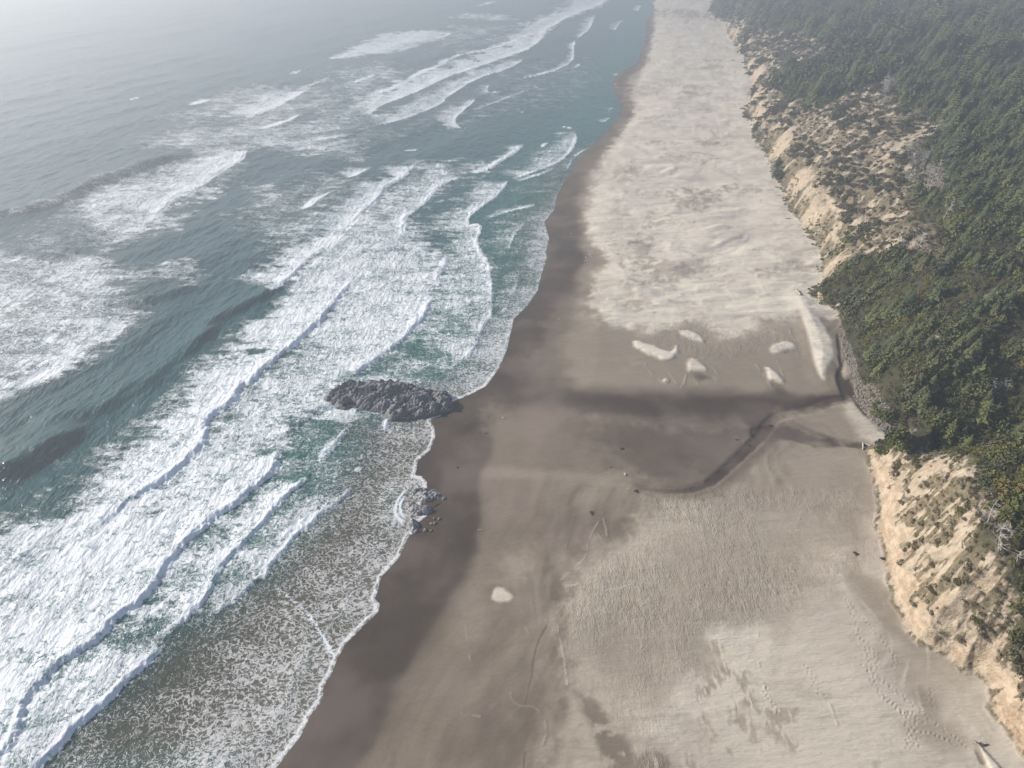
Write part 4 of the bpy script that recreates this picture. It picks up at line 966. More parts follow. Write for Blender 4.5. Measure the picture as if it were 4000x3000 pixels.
kinds = {k: [] for k in ('spruce', 'pine', 'shrub', 'scrub', 'brown', 'lime', 'twig', 'tuft')}
LIMEZ = gpoly('F 1340,1190 1460,1170 1470,1220 1400,1240 1350,1230')
OPEN = [gpoly(s) for s in ('F 1570,540 1640,480 1720,500 1640,600', 'F 1980,790 2100,780 2120,860 2020,870', 'F 1890,1080 1960,1060 1980,1130 1900,1140', 'M 1000,280 1500,560 1450,900 1250,760 1100,500',
                       'N 830,350 1000,330 1250,620 1150,850 900,830 740,700', 'C 1330,460 1420,450 1400,600 1360,680 1320,640', 'N 900,1200 1100,1180 1200,1500 950,1540', 'C 860,300 1020,300 1000,400 870,430')]
BRZ = gpoly('F 1160,520 1200,720 1280,850 1340,960 1460,1030 1560,1110 1500,1160 1640,1100 1560,980 1400,920 1300,780 1220,600')
for sp, y0, y1, x1 in ((1.55, 60, 260, 330), (2.3, 260, 430, 420), (3.4, 430, 760, 640), (5.2, 760, 1500, 1300)):
    x, y = jgrid(60, x1, y0, y1, sp)
    k = infr(x, y); x, y = x[k], y[k]
    sa_, hd_, sc_, fg_, bl_ = (look(a, x, y) for a in (SANDY, HD, SCR, FGR, BLF))
    k = (hd_ > 1.2) & (look(CLF, x, y) < .4); x, y, sa_, hd_, sc_, fg_, bl_ = (a[k] for a in (x, y, sa_, hd_, sc_, fg_, bl_))
    zz = look(ZMAP, x, y); r1_ = rng.random(len(x)); r2_ = rng.random(len(x)); n1 = fbm(x / 14, y / 14, 3); n2 = fbm(x / 30 + 50, y / 30, 2)
    op = np.zeros(len(x), bool)
    for P in OPEN: op |= inside(x, y, P)
    lime = inside(x, y, LIMEZ); brz = inside(x, y, BRZ)
    size = sp / 1.75
    for i in range(len(x)):
        big = 1.0
        if lime[i]: kd = 'lime'; s = 1.1
        elif brz[i] and r1_[i] < .8: kd = 'brown'; s = .9 * size
        elif op[i]: kd = 'twig' if r1_[i] < .62 else ('brown' if r1_[i] < .8 else 'scrub'); s = size * 1.0
        elif sc_[i] > .5 and fg_[i] < .5 or bl_[i] > .5:
            if r1_[i] < sa_[i] * (1.05 if sp < 3 else .96): 
                if r2_[i] < .22 and sp < 3: kd = 'tuft'; s = 1.0
                elif r2_[i] < .16: kd = 'scrub'; s = size * .5
                else: continue
            elif hd_[i] < 9 and sc_[i] > .5 and r2_[i] < .7 and y[i] < 420: kd = 'tuft'; s = 1.3
            else: kd = 'scrub' if r2_[i] < .72 else ('twig' if r2_[i] < .86 else ('brown' if r2_[i] < .93 else 'shrub')); s = size * (1.0 if bl_[i] < .5 else .75)
        elif y[i] < 250 or fg_[i] > .5:
            if n1[i] > .05 and r1_[i] < .45 and y[i] > 130: kd = 'pine' if r2_[i] < .55 else 'spruce'; s = .95 * size
            else: kd = 'shrub' if r1_[i] < .84 - .5 * (n2[i] > .3) else ('brown' if r2_[i] < .4 else 'scrub'); s = 1.4 * size
        else:
            if n2[i] < -.32 and r1_[i] < .6: kd = 'shrub'; s = 1.2 * size
            elif r1_[i] < .04: kd = 'twig'; s = 1.2 * size
            else: kd = 'spruce' if r2_[i] < .62 else 'pine'; s = size * .82 * (1 + .35 * n1[i])
            if sp < 3 and r1_[i] > .75: continue
        kinds[kd].append((x[i], y[i], zz[i] - .12, s * rng.uniform(.6, 1.35) * (1 + .9 * max(-.45, min(.9, n1[i])))))
x, y = jgrid(60, 200, 55, 200, .85); k = infr(x, y) & (look(BLF, x, y) > .5) & (look(HD, x, y) > 1.5); x, y = x[k], y[k]
sa_ = look(SANDY, x, y); cl_ = look(CLF, x, y); zz = look(ZMAP, x, y); r1_ = rng.random(len(x))
for i in range(len(x)):
    if cl_[i] > .45: continue
    if r1_[i] < .62 * (1 - sa_[i]) + .07:
        kd = rng.choice(['tuft', 'scrub', 'twig'], p=[.5, .34, .16]); kinds[kd].append((x[i], y[i], zz[i] - .06, rng.uniform(.3, .6) * (1.5 if kd == 'tuft' else 1)))
# tufts at the very foot of the north slope
P = [(x, y) for x, y in zip(*jgrid(90, 260, 200, 520, 1.7))]
P = np.array(P); h_ = look(HD, P[:, 0], P[:, 1]); k = (h_ > -1.5) & (h_ < 5) & (fbm(P[:, 0] / 9, P[:, 1] / 9, 2) > -.05); P = P[k]
for x, y in P: kinds['tuft'].append((x, y, gz(x, y) - .05, rng.uniform(.8, 1.8)))

SPEC = dict(spruce=(SPR, TRK), pine=(PIN, TRK), shrub=(SHR, TRKS), scrub=(SCB, None), brown=(BRN, None), lime=(LIM, None), twig=(TWG, None), tuft=(TUF, None))
ADJ = dict(spruce='dark green wind-clipped spruce', pine='rounded dark shore pine', shrub='leafy olive green shrub', scrub='low dull olive dune bush', brown='rust brown bush', lime='bright yellow green bush', twig='leafless grey twiggy shrub', tuft='pale green beach grass tuft')
LAB = dict(spruce=('spruce_tree', 'dark green wind-clipped spruce standing in the hillside forest', 'tree', 'spruces of the hillside forest', 'crown'),
           pine=('pine_tree', 'rounded dark shore pine with dense crown on the forested slope', 'tree', 'shore pines on the slope', 'crown'),
           shrub=('shrub', 'leafy olive green shrub in the thicket above the creek', 'shrub', 'green shrubs of the thicket', 'foliage'),
           scrub=('dune_bush', 'low dull olive dune bush bent by the wind on sandy slope', 'bush', 'low bushes on the sandy slopes', 'foliage'),
           brown=('rusty_bush', 'rust brown bush with dying leaves on the lower slope', 'bush', 'rusty brown bushes', 'foliage'),
           lime=('bright_bush', 'bright yellow green bush beside the creek mouth', 'bush', 'bright green bushes at the creek mouth', 'foliage'),
           twig=('bare_shrub', 'leafless grey shrub of tangled twigs on the slope', 'shrub', 'bare grey shrubs', 'twigs'),
           tuft=('grass_tuft', 'pale green tuft of beach grass leaning inland', 'grass', 'tufts of beach grass', 'blades'))
MASS = dict(spruce=('spruce_forest', 'distant spruce forest covering the hills'), pine=('pine_forest', 'distant shore pines mixed through the forest'), shrub=('shrub_thicket', 'dense green shrub thicket over the hillside'),
            scrub=('dune_scrub', 'patchy low scrub over the sandy slopes'), brown=('rusty_scrub', 'rust brown scrub on the lower slopes'), lime=('bright_scrub', 'bright green leafage by the creek'),
            twig=('twig_scrub', 'pale tangle of bare grey twigs on the slopes'), tuft=('beach_grass', 'beach grass scattered over the slopes and their foot'))
NIND = dict(spruce=280, pine=280, shrub=280, scrub=280, brown=120, lime=60, twig=160, tuft=280)
ZONES = [('C 0,0 2212,0 2212,420 0,420', 'high on the far misty end of the ridge'), ('C 0,420 1300,420 1300,1580 0,1580', 'on the long slope above the pale dunes'), ('C 1300,420 2212,420 2212,950 1300,950', 'on the upper hillside at the far right'),
  ('C 1300,950 2212,950 2212,1580 1300,1580', 'around the tangled dead trees of the hillside'), ('F 0,0 1250,0 1250,650 0,650', 'above the head of the blown sand tongue'), ('F 1250,0 2212,0 2212,520 1250,520', 'on the hillside right of the sand tongue'),
  ('F 0,650 1420,650 1420,1145 0,1145', 'just behind the cobble bank of the creek'), ('F 1420,520 2212,520 2212,1145 1420,1145', 'on the right slope above the creek valley'), ('F 0,1145 1700,1145 1700,1580 0,1580', 'on the near bluff close to the creek mouth'),
  ('F 1700,1145 2400,1145 2400,1580 1700,1580', 'in the dark gully at the right picture edge'), ('I 0,0 2400,0 2400,620 0,620', 'on the upper half of the near bluff'), ('I 0,620 2500,620 2500,1700 0,1700', 'on the lowest part of the near bluff')]
ZP = [(Z(a), b) for a, b in ZONES]
def where(x, y, z):
    d = y * CP + (CAM_H - z) * SP; u_ = np.array([2000 + FPX * x / d]); v_ = np.array([1500 + FPX * ((CAM_H - z) * CP - y * SP) / d])
    for P, b in ZP:
        if inside(u_, v_, P)[0]: return b
    return 'at the edge of the hillside thicket'
def gn_scatter(name, label, protos, pts):
    pts = np.array(pts, np.float32); n = len(pts)
    me = bpy.data.meshes.new(name); me.vertices.add(n); me.vertices.foreach_set('co', pts[:, :3].ravel())
    for k, v, ty in (('sc', pts[:, 3], 'FLOAT'), ('rz', (.5 if 'scrub' in name else 0) + rng.uniform(-.4, .4, n), 'FLOAT'), ('pk', rng.integers(0, len(protos), n), 'INT')):
        a = me.attributes.new(k, ty, 'POINT'); a.data.foreach_set('value', v.astype(np.float32 if ty == 'FLOAT' else np.int32))
    o = bpy.data.objects.new(name, me); COL.objects.link(o); o['kind'] = 'stuff'; o['label'] = label
    ng = bpy.data.node_groups.new(name + '_scatter', 'GeometryNodeTree'); ng.interface.new_socket('Geometry', in_out='INPUT', socket_type='NodeSocketGeometry'); ng.interface.new_socket('Geometry', in_out='OUTPUT', socket_type='NodeSocketGeometry')
    N = ng.nodes; L = ng.links; gi = N.new('NodeGroupInput'); go = N.new('NodeGroupOutput'); jn = N.new('GeometryNodeJoinGeometry')
    def at(nm, ty):
        a = N.new('GeometryNodeInputNamedAttribute'); a.data_type = ty; a.inputs['Name'].default_value = nm; return a.outputs['Attribute']
    sc_, rz_, pk_ = at('sc', 'FLOAT'), at('rz', 'FLOAT'), at('pk', 'INT'); cx = N.new('ShaderNodeCombineXYZ'); L.new(rz_, cx.inputs[2])
    for i, pm_ in enumerate(protos):
        po = bpy.data.objects.new(name + '_pattern', pm_)
        oi = N.new('GeometryNodeObjectInfo'); oi.inputs['Object'].default_value = po; oi.inputs['As Instance'].default_value = True
        cmp_ = N.new('FunctionNodeCompare'); cmp_.data_type = 'INT'; cmp_.operation = 'EQUAL'
        ia = [s_ for s_ in cmp_.inputs if s_.type == 'INT']; L.new(pk_, ia[0]); ia[1].default_value = i
        ip = N.new('GeometryNodeInstanceOnPoints'); L.new(gi.outputs[0], ip.inputs['Points']); L.new(cmp_.outputs[0], ip.inputs['Selection']); L.new(oi.outputs['Geometry'], ip.inputs['Instance'])
        L.new(cx.outputs[0], ip.inputs['Rotation']); L.new(sc_, ip.inputs['Scale']); L.new(ip.outputs[0], jn.inputs[0])
    L.new(jn.outputs[0], go.inputs[0]); md = o.modifiers.new('scatter', 'NODES'); md.node_group = ng
    return o
for kd, lst in kinds.items():
    if not lst: continue
    A = np.array(lst); depth = A[:, 1] * CP + CAM_H * SP
    vis = infr(A[:, 0], A[:, 1], 1.0, 10)
    score = A[:, 3] / depth * np.where(vis, 1, .01); order = np.argsort(-score)
    ind, rest = order[:NIND[kd]], order[NIND[kd]:]
    nm, lab, cat, grp, part = LAB[kd]; pr, tk = SPEC[kd]
    for i in ind:
        x, y, z, s = A[i]
        rel = s / np.median(A[ind, 3]); lab = ('large ' if rel > 1.25 else ('small ' if rel < .8 else 'mid-sized ')) + ADJ[kd] + ' ' + where(x, y, z)
        if tk is None:
            tag(link(nm, pr[int(rng.integers(len(pr)))], None, (x, y, z), float((.5 if kd == 'scrub' else 0) + rng.uniform(-.4, .4)), s), lab, cat, grp)
        else:
            e = tag(link(nm, None, None, (x, y, z), float(rng.uniform(-.9, .9)), s), lab, cat, grp)
            link(part, pr[int(rng.integers(len(pr)))], e); link('trunk' if kd != 'shrub' else 'stem', tk, e)
    if len(rest): gn_scatter(MASS[kd][0], MASS[kd][1], pr, A[rest])
    print('COUNT', kd, len(lst))

# ---- dead trees
snags = [snag_parts(200 + i, 6.0, 1.0 + .25 * (i % 2)) for i in range(5)]
def snag(px, s, rz, label, group=None, k=0):
    p = on_ground([px])[0]
    e = tag(link('dead_tree', None, None, (p[0], p[1], p[2] - .2), rz, s), label, 'dead tree', group)
    link('trunk', snags[k % 5][0], e); link('branches', snags[k % 5][1], e)
one = [('N 1095,70', 1.1, 'bleached bare trunk standing alone at the upper edge of the dune slope'), ('N 1215,190', .8, 'short bleached snag in green scrub beside the upper dune edge'),
       ('N 1045,780', 1.2, 'tall pale leaning snag at the right of the dead tree tangle'), ('N 1300,1040', 1.0, 'slim grey snag rising from dark green spruces'), ('N 1385,1060', .9, 'slim grey snag just right of its twin among spruces'),
       ('N 1200,1155', .9, 'forked silver snag with one long sideways limb in forest edge'), ('N 668,1475', 1.3, 'tall silver snag with twiggy top on the olive slope'), ('N 890,1490', 1.0, 'straight grey snag left of a pair on the slope'),
       ('N 915,1500', 1.2, 'taller grey snag with feathered top right of its pair'), ('N 712,1570', .8, 'short silver snag below the tall one on the olive slope'), ('N 770,700', 1.2, 'white many-branched snag at left edge of dead tree tangle'),
       ('C 878,425', .9, 'leftmost of the pale far snags above the bare slope'), ('C 910,430', 1.0, 'second of the pale far snags above the bare slope'), ('C 935,410', 1.0, 'third of the pale far snags above the bare slope'), ('C 952,425', .8, 'rightmost of the pale far snags above the bare slope'),
       ('M 1160,470', .9, 'leaning grey snag on top of the near bluff'), ('M 1330,860', .95, 'wide spreading bleached snag at the rim of the near bluff'), ('M 1550,1020', .75, 'single pale trunk right of the spreading snag on bluff'),
       ('M 1600,1530', .6, 'short silver stump at the right edge of the near bluff'), ('M 1010,380', .55, 'small thin grey snag on the bluff top scrub')]
for k, (s, sc_, lb_) in enumerate(one): snag(Z(s)[0], sc_, k * 1.3, lb_, None, k)
for s, n, lb_, sz in (('N 790,380 960,340 1180,560 1180,830 900,830 780,700', 26, 'bleached dead spruce in the tangled grey stand beside the dunes', .85), ('C 1340,470 1410,460 1390,640 1350,700 1330,640', 14, 'pale dead tree in the far grey stand on the ridge', .9),
                  ('M 1230,560 1480,560 1440,760 1300,800', 7, 'grey dead bush tree in the tangle on the near bluff', .45), ('F 1980,790 2110,780 2120,850 2010,860', 7, 'grey dead tree in the patch low on the right slope', .5), ('N 640,260 950,250 1000,330 800,350', 8, 'dead grey tree along the top edge of sandy slope', .6)):
    P = Z(s); c0, c1 = P.min(0), P.max(0); k = 0
    while k < n:
        q_ = rng.uniform(c0, c1)
        if inside(np.array([q_[0]]), np.array([q_[1]]), P)[0]:
            snag(q_, sz * rng.uniform(.7, 1.2), rng.uniform(0, 6), lb_, lb_.replace('dead', 'dead').split(' in ')[-1] + ' dead trees', k + n); k += 1

# ---- wave-washed rocks
def rock_mat(name, c1, c2, c3):
    m, nt, bs = new_mat(name); T = NT(nt)
    pos = T.n('ShaderNodeNewGeometry').outputs['Position']
    n = T.noise(pos, .5, 5, .7); n2 = T.noise(pos, 2.5, 4, .7); v = T.n('ShaderNodeTexVoronoi', {'Vector': pos, 'Scale': 1.1}, feature='DISTANCE_TO_EDGE').outputs['Distance']
    c = T.mix(T.smooth(n, .35, .65), c1, c2); c = T.mix(T.smooth(v, .0, .09), c3, c)
    wet = T.attr('wet'); c = T.mix(T.math('MULTIPLY', wet, .75), c, (.035, .035, .04))
    fo = T.attr('froth'); c = T.mix(T.math('MULTIPLY', fo, T.smooth(T.noise(pos, 1.6, 4, .6, 1.0), .46, .56)), c, (.75, .76, .76))
    nt.links.new(c, bs.inputs['Base Color']); nt.links.new(T.math('SUBTRACT', .9, T.math('MULTIPLY', wet, .5)), bs.inputs['Roughness'])
    b = T.n('ShaderNodeBump', {'Height': T.math('ADD', n2, T.math('MULTIPLY', v, .8)), 'Strength': .9, 'Distance': .25}); nt.links.new(b.outputs[0], bs.inputs['Normal'])
    return m
M_ROCK = rock_mat('barnacled_basalt', (.17, .172, .185), (.28, .27, .27), (.04, .04, .045))
def outcrop(name, outline, h, res, seed, froth=0.0, lump=1.0, base=-.6):
    P = on_plane(outline, .3); P = smooth_line(np.vstack([P, P[:1]]), 1)[:-1]
    x0, y0 = P.min(0) - 1; x1, y1 = P.max(0) + 1
    gx, gy = np.meshgrid(np.arange(x0, x1, res), np.arange(y0, y1, res)); gx = gx.astype(np.float32); gy = gy.astype(np.float32)
    d, _, _ = seg_dist(gx, gy, P, True); ins = inside(gx, gy, P); s = np.where(ins, d, -d) + .5 * lump * fbm(gx / 2.5, gy / 2.5, 3)
    dome = ss(-.6, 1.6, s) * .45 + ss(0, 6, s) * .55
    a = gx * .85 + gy * .5; b = -gx * .5 + gy * .85
    f1, f2, idd = worley(a / 5.0 + seed + .4 * fbm(gx / 3, gy / 3, 2), b / 2.0 + seed); g1, g2, gid = worley(a / 1.2 + seed, b / .95 + .3 * fbm(gx, gy, 2)); k1, k2, kid = worley(gx / .5, gy / .45)
    z = h * dome * (.45 + .75 * ss(-.4, .5, fbm(gx / 7 + seed, gy / 4.5, 3))) + lump * (.85 * np.sqrt(np.clip(1 - f1, 0, 1)) * ss(0, .22, f2 - f1) * (.5 + idd) + .26 * (1 - g1) * ss(0, .3, g2 - g1) * (.6 + gid) + .06 * (1 - k1)) * ss(-.3, 1, s)
    z = z - lump * 1.5 * ss(.35, .6, fbm(gx / 4 + 9 + seed, gy / 3, 3)) * ss(0, 2, s)
    z = z + lump * .75 * ridged(a / 6, b / 1.7 + .3 * fbm(a / 3, b / 3, 2), 3) * ss(0, 2, s) + base * (1 - ss(-.8, .3, s)) - .15 + np.maximum(look(ZMAP, gx, gy), 0)
    keepq = (s > -.9); kq = keepq[:-1, :-1] & keepq[1:, 1:] & keepq[:-1, 1:] & keepq[1:, :-1]
    wet = (1 - ss(.2, 1.0, z)) * .9; fr = np.clip(froth + 0 * z, 0, 1) * (1 - ss(.5 + froth, 1.0 + froth, z)) + froth * .5
    return grid_mesh(name, gx, gy, z, kq, dict(wet=wet, froth=np.clip(fr, 0, 1)), M_ROCK)
R1 = Z('K 200,490 255,410 330,350 440,305 560,265 640,250 780,235 900,250 1080,245 1250,255 1320,285 1460,300 1560,345 1650,340 1740,385 1870,375 1920,430 1935,500 1955,590 1900,650 1790,660 1740,700 1600,720 1450,740 1250,755 1130,770 1060,720 1010,650 800,640 720,600 620,590 480,610 370,590 330,540 230,520')
tag(outcrop('rock_outcrop', R1, 1.9, .16, 3.0), 'large dark knobbly rock outcrop where the surf meets the beach', 'rock')
tag(outcrop('rock_outcrop', Z('L 640,420 740,390 900,395 1010,440 1110,440 1130,480 1230,530 1250,600 1180,640 1090,650 1000,720 880,750 760,730 700,680 600,620 560,520'), 1.3, .1, 9.0, .25, .5), 'upper lobe of the low foam-veiled rocks at the swash edge', 'rock')
tag(outcrop('rock_outcrop', Z('L 600,690 680,680 720,750 860,780 990,800 1080,860 1040,940 960,990 850,1010 720,1020 620,980 520,920 430,840 450,740'), 1.4, .1, 5.0, .25, .5), 'middle lobe of the low foam-veiled rocks at the swash edge', 'rock')
tag(outcrop('rock_outcrop', Z('L 520,1080 620,1060 720,1110 775,1200 740,1290 780,1340 680,1390 560,1380 500,1290 480,1180'), 1.9, .1, 13.0, .2, .5), 'tallest small rock casting a blue shadow, lowest of the three', 'rock')

def stone_mesh(seed, n=1):
    b_ = bmesh.new(); bmesh.ops.create_icosphere(b_, subdivisions=2, radius=1.0); g = np.random.default_rng(seed); o_ = g.uniform(0, 50, 3)
    for v in b_.verts:
        k = 1 + .28 * float(gnoise(v.co.x * 1.3 + o_[0], v.co.y * 1.3 + v.co.z + o_[1])) * 1.6 + .12 * float(gnoise(v.co.x * 3 + o_[2], v.co.y * 3 - v.co.z * 2)); v.co *= k; v.co.z *= .68; v.co.x *= 1.2
    me = bpy.data.meshes.new('stone'); b_.to_mesh(me); b_.free(); me.materials.append(M_STONE); return me
STN = [stone_mesh(i) for i in range(5)]
SHP = on_plane(Z('F 1105,480 1150,560 1175,640 1190,720 1230,800 1290,880 1320,960 1440,1060 1530,1140 1440,1130 1300,1040 1230,960 1180,880 1165,790 1150,740 1170,700 1130,650 1090,560 1078,500'), 2.8)
sp = []; c0, c1 = SHP.min(0), SHP.max(0)
q_ = rng.uniform(c0, c1, (16000, 2)).astype(np.float32); k = inside(q_[:, 0], q_[:, 1], SHP); q_ = q_[k][:2600]
szs = .10 + .34 * rng.random(len(q_)) ** 3
zq = look(ZMAP, q_[:, 0], q_[:, 1]); A = np.column_stack([q_, zq + szs * .1, szs]); o_ = np.argsort(-szs)
for i in o_[:260]:
    x, y, z, s = A[i]
    tag(link('stone', STN[i % 5], None, (x, y, z), (rng.uniform(-.3, .3), rng.uniform(-.3, .3), rng.uniform(0, 6)), s), 'grey brown stone in the cobble bank along the creek', 'stone', 'cobble bank stones')
gn_scatter('cobbles', 'smaller cobbles of the bank along the creek', STN, A[o_[260:]])
for s, r_, lb_ in (('L 1290,650', .45, 'small boulder off the tip of the foam-veiled rocks'), ('L 1085,1085', .3, 'pale small stone on wet sand beside the small rocks'), ('L 1190,1090', .38, 'tan boulder right of the pale stone on wet sand'), ('L 1020,1200', .42, 'left boulder of the pair on wet sand below the rocks'),
                   ('L 1090,1190', .42, 'right boulder of the pair on wet sand below the rocks'), ('L 890,1340', .5, 'boulder in the shadow at the foot of the tall small rock'), ('L 1015,1345', .28, 'little stone lowest beside the small rocks'), ('F 1165,868', .35, 'white stone at the creek pond margin'), ('F 1478,993', .5, 'white boulder in rust brown scrub above creek'),
                   ('F 1463,1082', .42, 'white boulder at the cobble bank end'), ('M 1200,1200', .01, '')):
    if not lb_: continue
    p = on_ground([Z(s)[0]])[0]; tag(link('boulder', STN[2], None, (p[0], p[1], p[2] + .1), rng.uniform(0, 6), r_), lb_, 'stone')

# ---- driftwood
def log_mesh(name, L, r, seed, mat, stubs=3, root=False):
    g = np.random.default_rng(seed); V, F = [], []
    ts = np.linspace(0, 1, 8); bend = g.normal(0, .05, 2)
    pts = [(L * (t - .5), L * bend[0] * math.sin(3.1 * t) , r * .5 + L * .02 * math.sin(5 * t + seed)) for t in ts]
    tube(V, F, pts, [r * (1.15 - .5 * t + .06 * math.sin(9 * t)) for t in ts], 10)
    for k in range(stubs):
        t = g.uniform(.15, .9); a = g.uniform(.3, 2.8); p = np.array(pts[int(t * 7)]); d = np.array([g.uniform(-.3, .5), math.cos(a), abs(math.sin(a))])
        tube(V, F, [p, p + d * r * g.uniform(2, 4.5)], [r * .35, r * .12], 5)
    if root:
        for k in range(7):
            a = k * .9; p = np.array(pts[0]); d = np.array([-.6, math.cos(a), math.sin(a) * .8]); tube(V, F, [p, p + d * r * 2.2, p + d * r * 3.3 + np.array([-.2, .1, -.1])], [r * .5, r * .28, r * .08], 5)
    return mesh_from(name, V, F, mat, True)
def log(s, r_, lb_, mat=None, seed=1, stubs=2, root=False, lift=.05, name='driftwood_log', dz=0):
    a, b = on_ground(Z(s)); L = math.hypot(*(b - a)[:2]); c = (a + b) / 2
    o = link(name, log_mesh(name, L, r_, seed, mat or M_WOOD, stubs, root), None, (c[0], c[1], c[2] + lift), (0, -math.atan2(b[2] - a[2], L), math.atan2(b[1] - a[1], b[0] - a[0])))
    return tag(o, lb_, 'driftwood')
log('F 800,212 832,242', .45, 'big half buried log at the head of the blown sand tongue', None, 1, 1)
log('F 1218,1158 1216,1198', .22, 'pale log lying across the creek mouth at bluff corner', None, 2, 1)
log('F 1228,1160 1262,1176', .16, 'thin pale log slanting behind the creek mouth log', None, 3, 1)
log('F 1468,968 1485,996', .16, 'white log in the rust brown scrub above creek', None, 4, 0)
log('F 1365,1098 1470,1125', .22, 'dark fallen trunk reaching from cobble bank onto sand', M_DWOOD, 5, 4)
log('I 1925,1432 1960,1437', .16, 'dark stranded root at the head of a sand tail, bottom right', M_DWOOD, 6, 3, True, name='driftwood_root')
log('I 1950,1442 1992,1436', .13, 'dark branch beside the stranded root, bottom right', M_DWOOD, 7, 3)
log('C 405,375 428,372', .35, 'dark far log on pale sand below the hills', M_DWOOD, 8, 2)
log('C 672,1155 722,1162', .22, 'grey log pile stick nearest the grassy toe', M_DWOOD, 9, 5)
log('C 690,1148 705,1168', .18, 'short grey stick crossing the log by the grass', None, 10, 2)
log('C 672,1200 708,1208', .18, 'grey driftwood stick below the crossed logs', None, 11, 3)
log('C 728,1245 752,1228', .22, 'dark log end poking from the grassy foot of slope', M_DWOOD, 12, 1)
log('C 740,1350 775,1352', .16, 'thin dark stick on pale sand beside lowest grass', M_DWOOD, 13, 2)
log('C 460,670 490,672', .5, 'bright pale log where the bare slope meets the beach', None, 14, 1)
log('C 545,905 575,912', .2, 'small grey log at the dark bend of slope foot', None, 15, 1)
log('P 1349,1023 1352,1028', .17, 'short white log on damp sand above the stream bend', None, 16, 1)
log('H 895,112 930,115', .07, 'pale stick on damp sand near the small rocks', None, 17, 1)
log('E 935,1092 962,1097', .1, 'dark stick on damp sand right of the wet patch', M_DWOOD, 18, 1)
log('E 1710,1306 1722,1306', .1, 'dark short stick on damp sand left of white log', M_DWOOD, 19, 0)
log('F 430,1135 455,1135', .1, 'dark stick lying on the flats inside the stream bend', M_DWOOD, 20, 1)
log('M 580,495 740,500', .10, 'long silver pole lying on the near bluff top', None, 21, 2)
log('M 850,520 980,485', .10, 'curved silver pole lying right of the long one', None, 22, 3)
log('M 890,655 965,638', .09, 'short silver pole on the bare gully of bluff', None, 23, 1)
log('F 1048,375 1075,370', .14, 'white branchy driftwood at the top of cobble bank', None, 24, 5)
def clump(s, r_, lb_, k):
    p = on_ground([Z(s)[0]])[0]; g = np.random.default_rng(k); V, F = [], []
    for _ in range(14):
        a = g.uniform(0, 6.28); d = np.array([math.cos(a), math.sin(a), .15]); c = np.array([g.normal(0, .2), g.normal(0, .2), .1]) * r_
        m1 = c + d * r_ * .6 + np.array([0, 0, .25 * r_]); tube(V, F, [c, m1, c + d * r_ * g.uniform(.8, 1.5)], [.16 * r_, .2 * r_, .04 * r_], 5)
    tag(link('kelp_clump', mesh_from('kelp_clump', V, F, M_KELP, True), None, (p[0], p[1], p[2])), lb_, 'kelp')
for k, (s, r_, lb_) in enumerate((('E 1783,1190', .42, 'dark kelp clump highest on the flats inside the stream bend'), ('E 1872,1452', .5, 'dark kelp clump just below the stream channel'), ('H 1596,5', .4, 'dark kelp clump above the rippled sand edge'), ('H 1600,18', .22, 'tiny dark kelp scrap below the clump at ripples'),
          ('F 645,1045', .4, 'dark kelp clump at the stream fork'), ('F 515,1170', .4, 'dark kelp clump on the stream bank middle'), ('E 768,1305', .3, 'dark kelp knot near the small rocks upper wet sand'), ('I 1172,258', .5, 'dark weed heap with a drift streak beneath the bluff'), ('I 1340,290', .5, 'dark weed heap against the foot of the bluff'), ('C 425,445', .5, 'small dark weed clump on far pale sand'))):
    clump(s, r_, lb_, k)

# ---- gulls
M_GW = plain_mat('gull_white_feathers', (.80, .80, .78), (.72, .72, .70), 6, .7); M_GG = plain_mat('gull_grey_wings', (.42, .44, .47), (.36, .38, .41), 6, .7); M_GB = plain_mat('gull_yellow_bill', (.55, .38, .08), (.5, .35, .08), 6, .5)
V, F = [], []; tube(V, F, [(-.27, 0, .20), (-.18, 0, .21), (-.06, 0, .22), (.06, 0, .235), (.13, 0, .27), (.17, 0, .32), (.205, 0, .355), (.245, 0, .355), (.265, 0, .35)], [.012, .05, .085, .088, .065, .045, .045, .036, .012], 10); G_BODY = mesh_from('gull_body', V, F, M_GW, True)
V, F = [], []; tube(V, F, [(.255, 0, .35), (.30, 0, .345), (.325, 0, .33)], [.014, .010, .003], 6); G_BILL = mesh_from('bill', V, F, M_GB, True)
V, F = [], []; tube(V, F, [(.0, .0, .19), (.005, 0, .09), (0, 0, .0)], [.014, .009, .009], 5); tube(V, F, [(0, 0, .006), (.05, 0, .004)], [.012, .018], 4); G_LEG = mesh_from('leg', V, F, M_GB, True)
def wing(sg):
    V, F = [], []
    for t, (x, w_, z) in enumerate(((.10, .025, .27), (.03, .05, .275), (-.10, .05, .255), (-.22, .03, .225), (-.34, .008, .205))):
        V += [(x, sg * (.075 - .01 * t), z - w_), (x, sg * (.088 - .012 * t), z - .01), (x, sg * (.045 - .008 * t), z + .035 - .006 * t), (x, sg * (.03 - .006 * t), z + .01)]
    for t in range(4):
        for k in range(4): a, b = t * 4 + k, t * 4 + (k + 1) % 4; F.append((a, b, b + 4, a + 4))
    F += [(0, 1, 2, 3), (16, 17, 18, 19)]
    return mesh_from('wing', V, F, M_GG, True)
G_W = (wing(1), wing(-1))
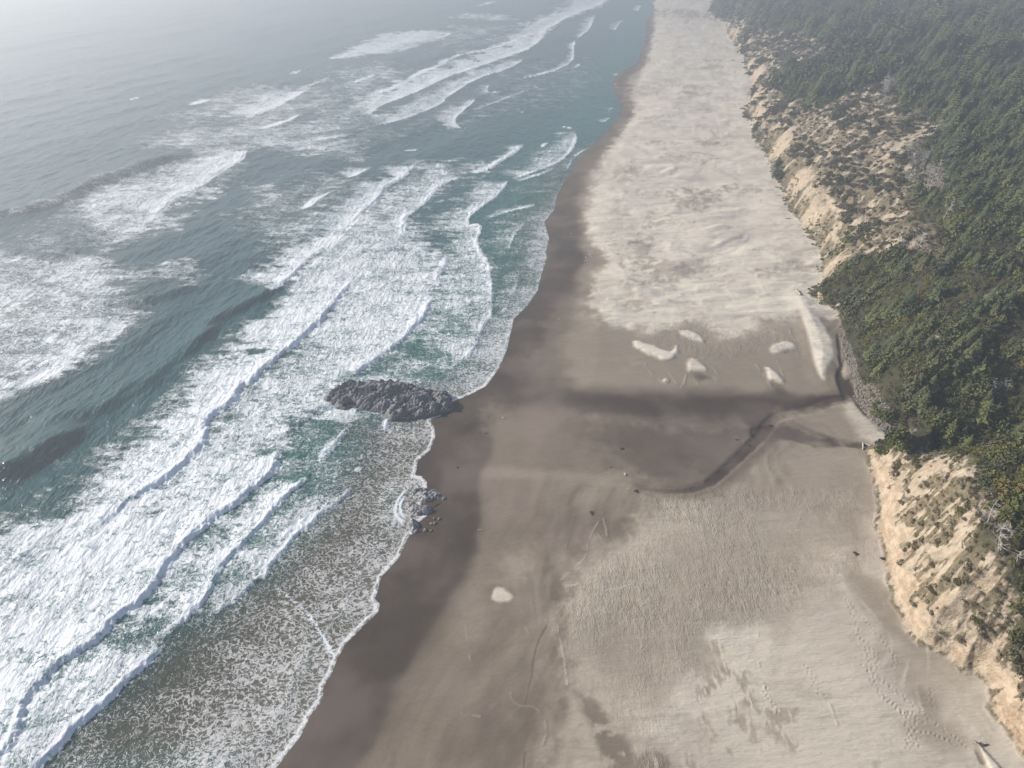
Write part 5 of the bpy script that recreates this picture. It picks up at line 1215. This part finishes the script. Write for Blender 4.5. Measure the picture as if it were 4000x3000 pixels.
gl = [((2200 + 340 * .0904, 900 + 165 * .0904), 'white gull standing alone highest on damp sand of the far beach'), ((2201.5, 928.5), 'white gull left of the highest lone one on far beach'), ((2304, 997), 'upper right gull of the flock on the far damp sand'), ((2310.5, 1005), 'rightmost gull of the flock on the far damp sand'),
      ((2288, 1005.5), 'upper gull of the stacked pair left in the flock'), ((2289, 1010.5), 'lower gull of the stacked pair left in the flock'), ((2285.5, 1020.5), 'lowest left gull of the flock on damp sand'), ((2293, 1018.5), 'lowest right gull of the flock on damp sand'),
      ((1964.5, 1634.5), 'white gull alone on damp sand beyond the wet patch, nearer beach'), ((2183, 1250), 'white gull alone on the wet sand edge, middle beach')]
for k, (px, lb_) in enumerate(gl):
    p = on_ground([px])[0]; e = tag(link('gull', None, None, (p[0], p[1], p[2] + .01), 2.6 + .4 * math.sin(k * 2.3), 1.15), lb_, 'gull', 'gulls standing on the beach')
    link('body', G_BODY, e); link('bill', G_BILL, e); link('wing', G_W[0], e); link('wing', G_W[1], e)
    for sg in (.03, -.03): link('leg', G_LEG, e, (0, sg, 0))
HAZE_TOP = float(max(CAM_H + 8, lz.max() + 12))
print('TOP', HAZE_TOP, 'verts', len(sea.data.vertices), len(land.data.vertices))
# ================================================================== SEA MIST
bm = bmesh.new()
bmesh.ops.create_cube(bm, size=1)
bmesh.ops.scale(bm, vec=(40000, 30000, HAZE_TOP + 4), verts=bm.verts)
bmesh.ops.translate(bm, vec=(0, 13500, (HAZE_TOP - 4) / 2), verts=bm.verts)
me = bpy.data.meshes.new('haze'); bm.to_mesh(me); bm.free()
hm, hnt, hbs = new_mat('sea_haze')
hnt.nodes.remove(hbs)
vol = hnt.nodes.new('ShaderNodeVolumePrincipled')
vol.inputs['Color'].default_value = (.87, .92, 1.0, 1)
vol.inputs['Density'].default_value = HAZE_DENS
vol.inputs['Anisotropy'].default_value = HAZE_ANI
hnt.links.new(vol.outputs[0], hnt.nodes['Material Output'].inputs['Volume'])
me.materials.append(hm)
hz_o = bpy.data.objects.new('haze', me); COL.objects.link(hz_o)
hz_o['kind'] = 'stuff'
hz_o['label'] = 'thin sea mist over the beach'
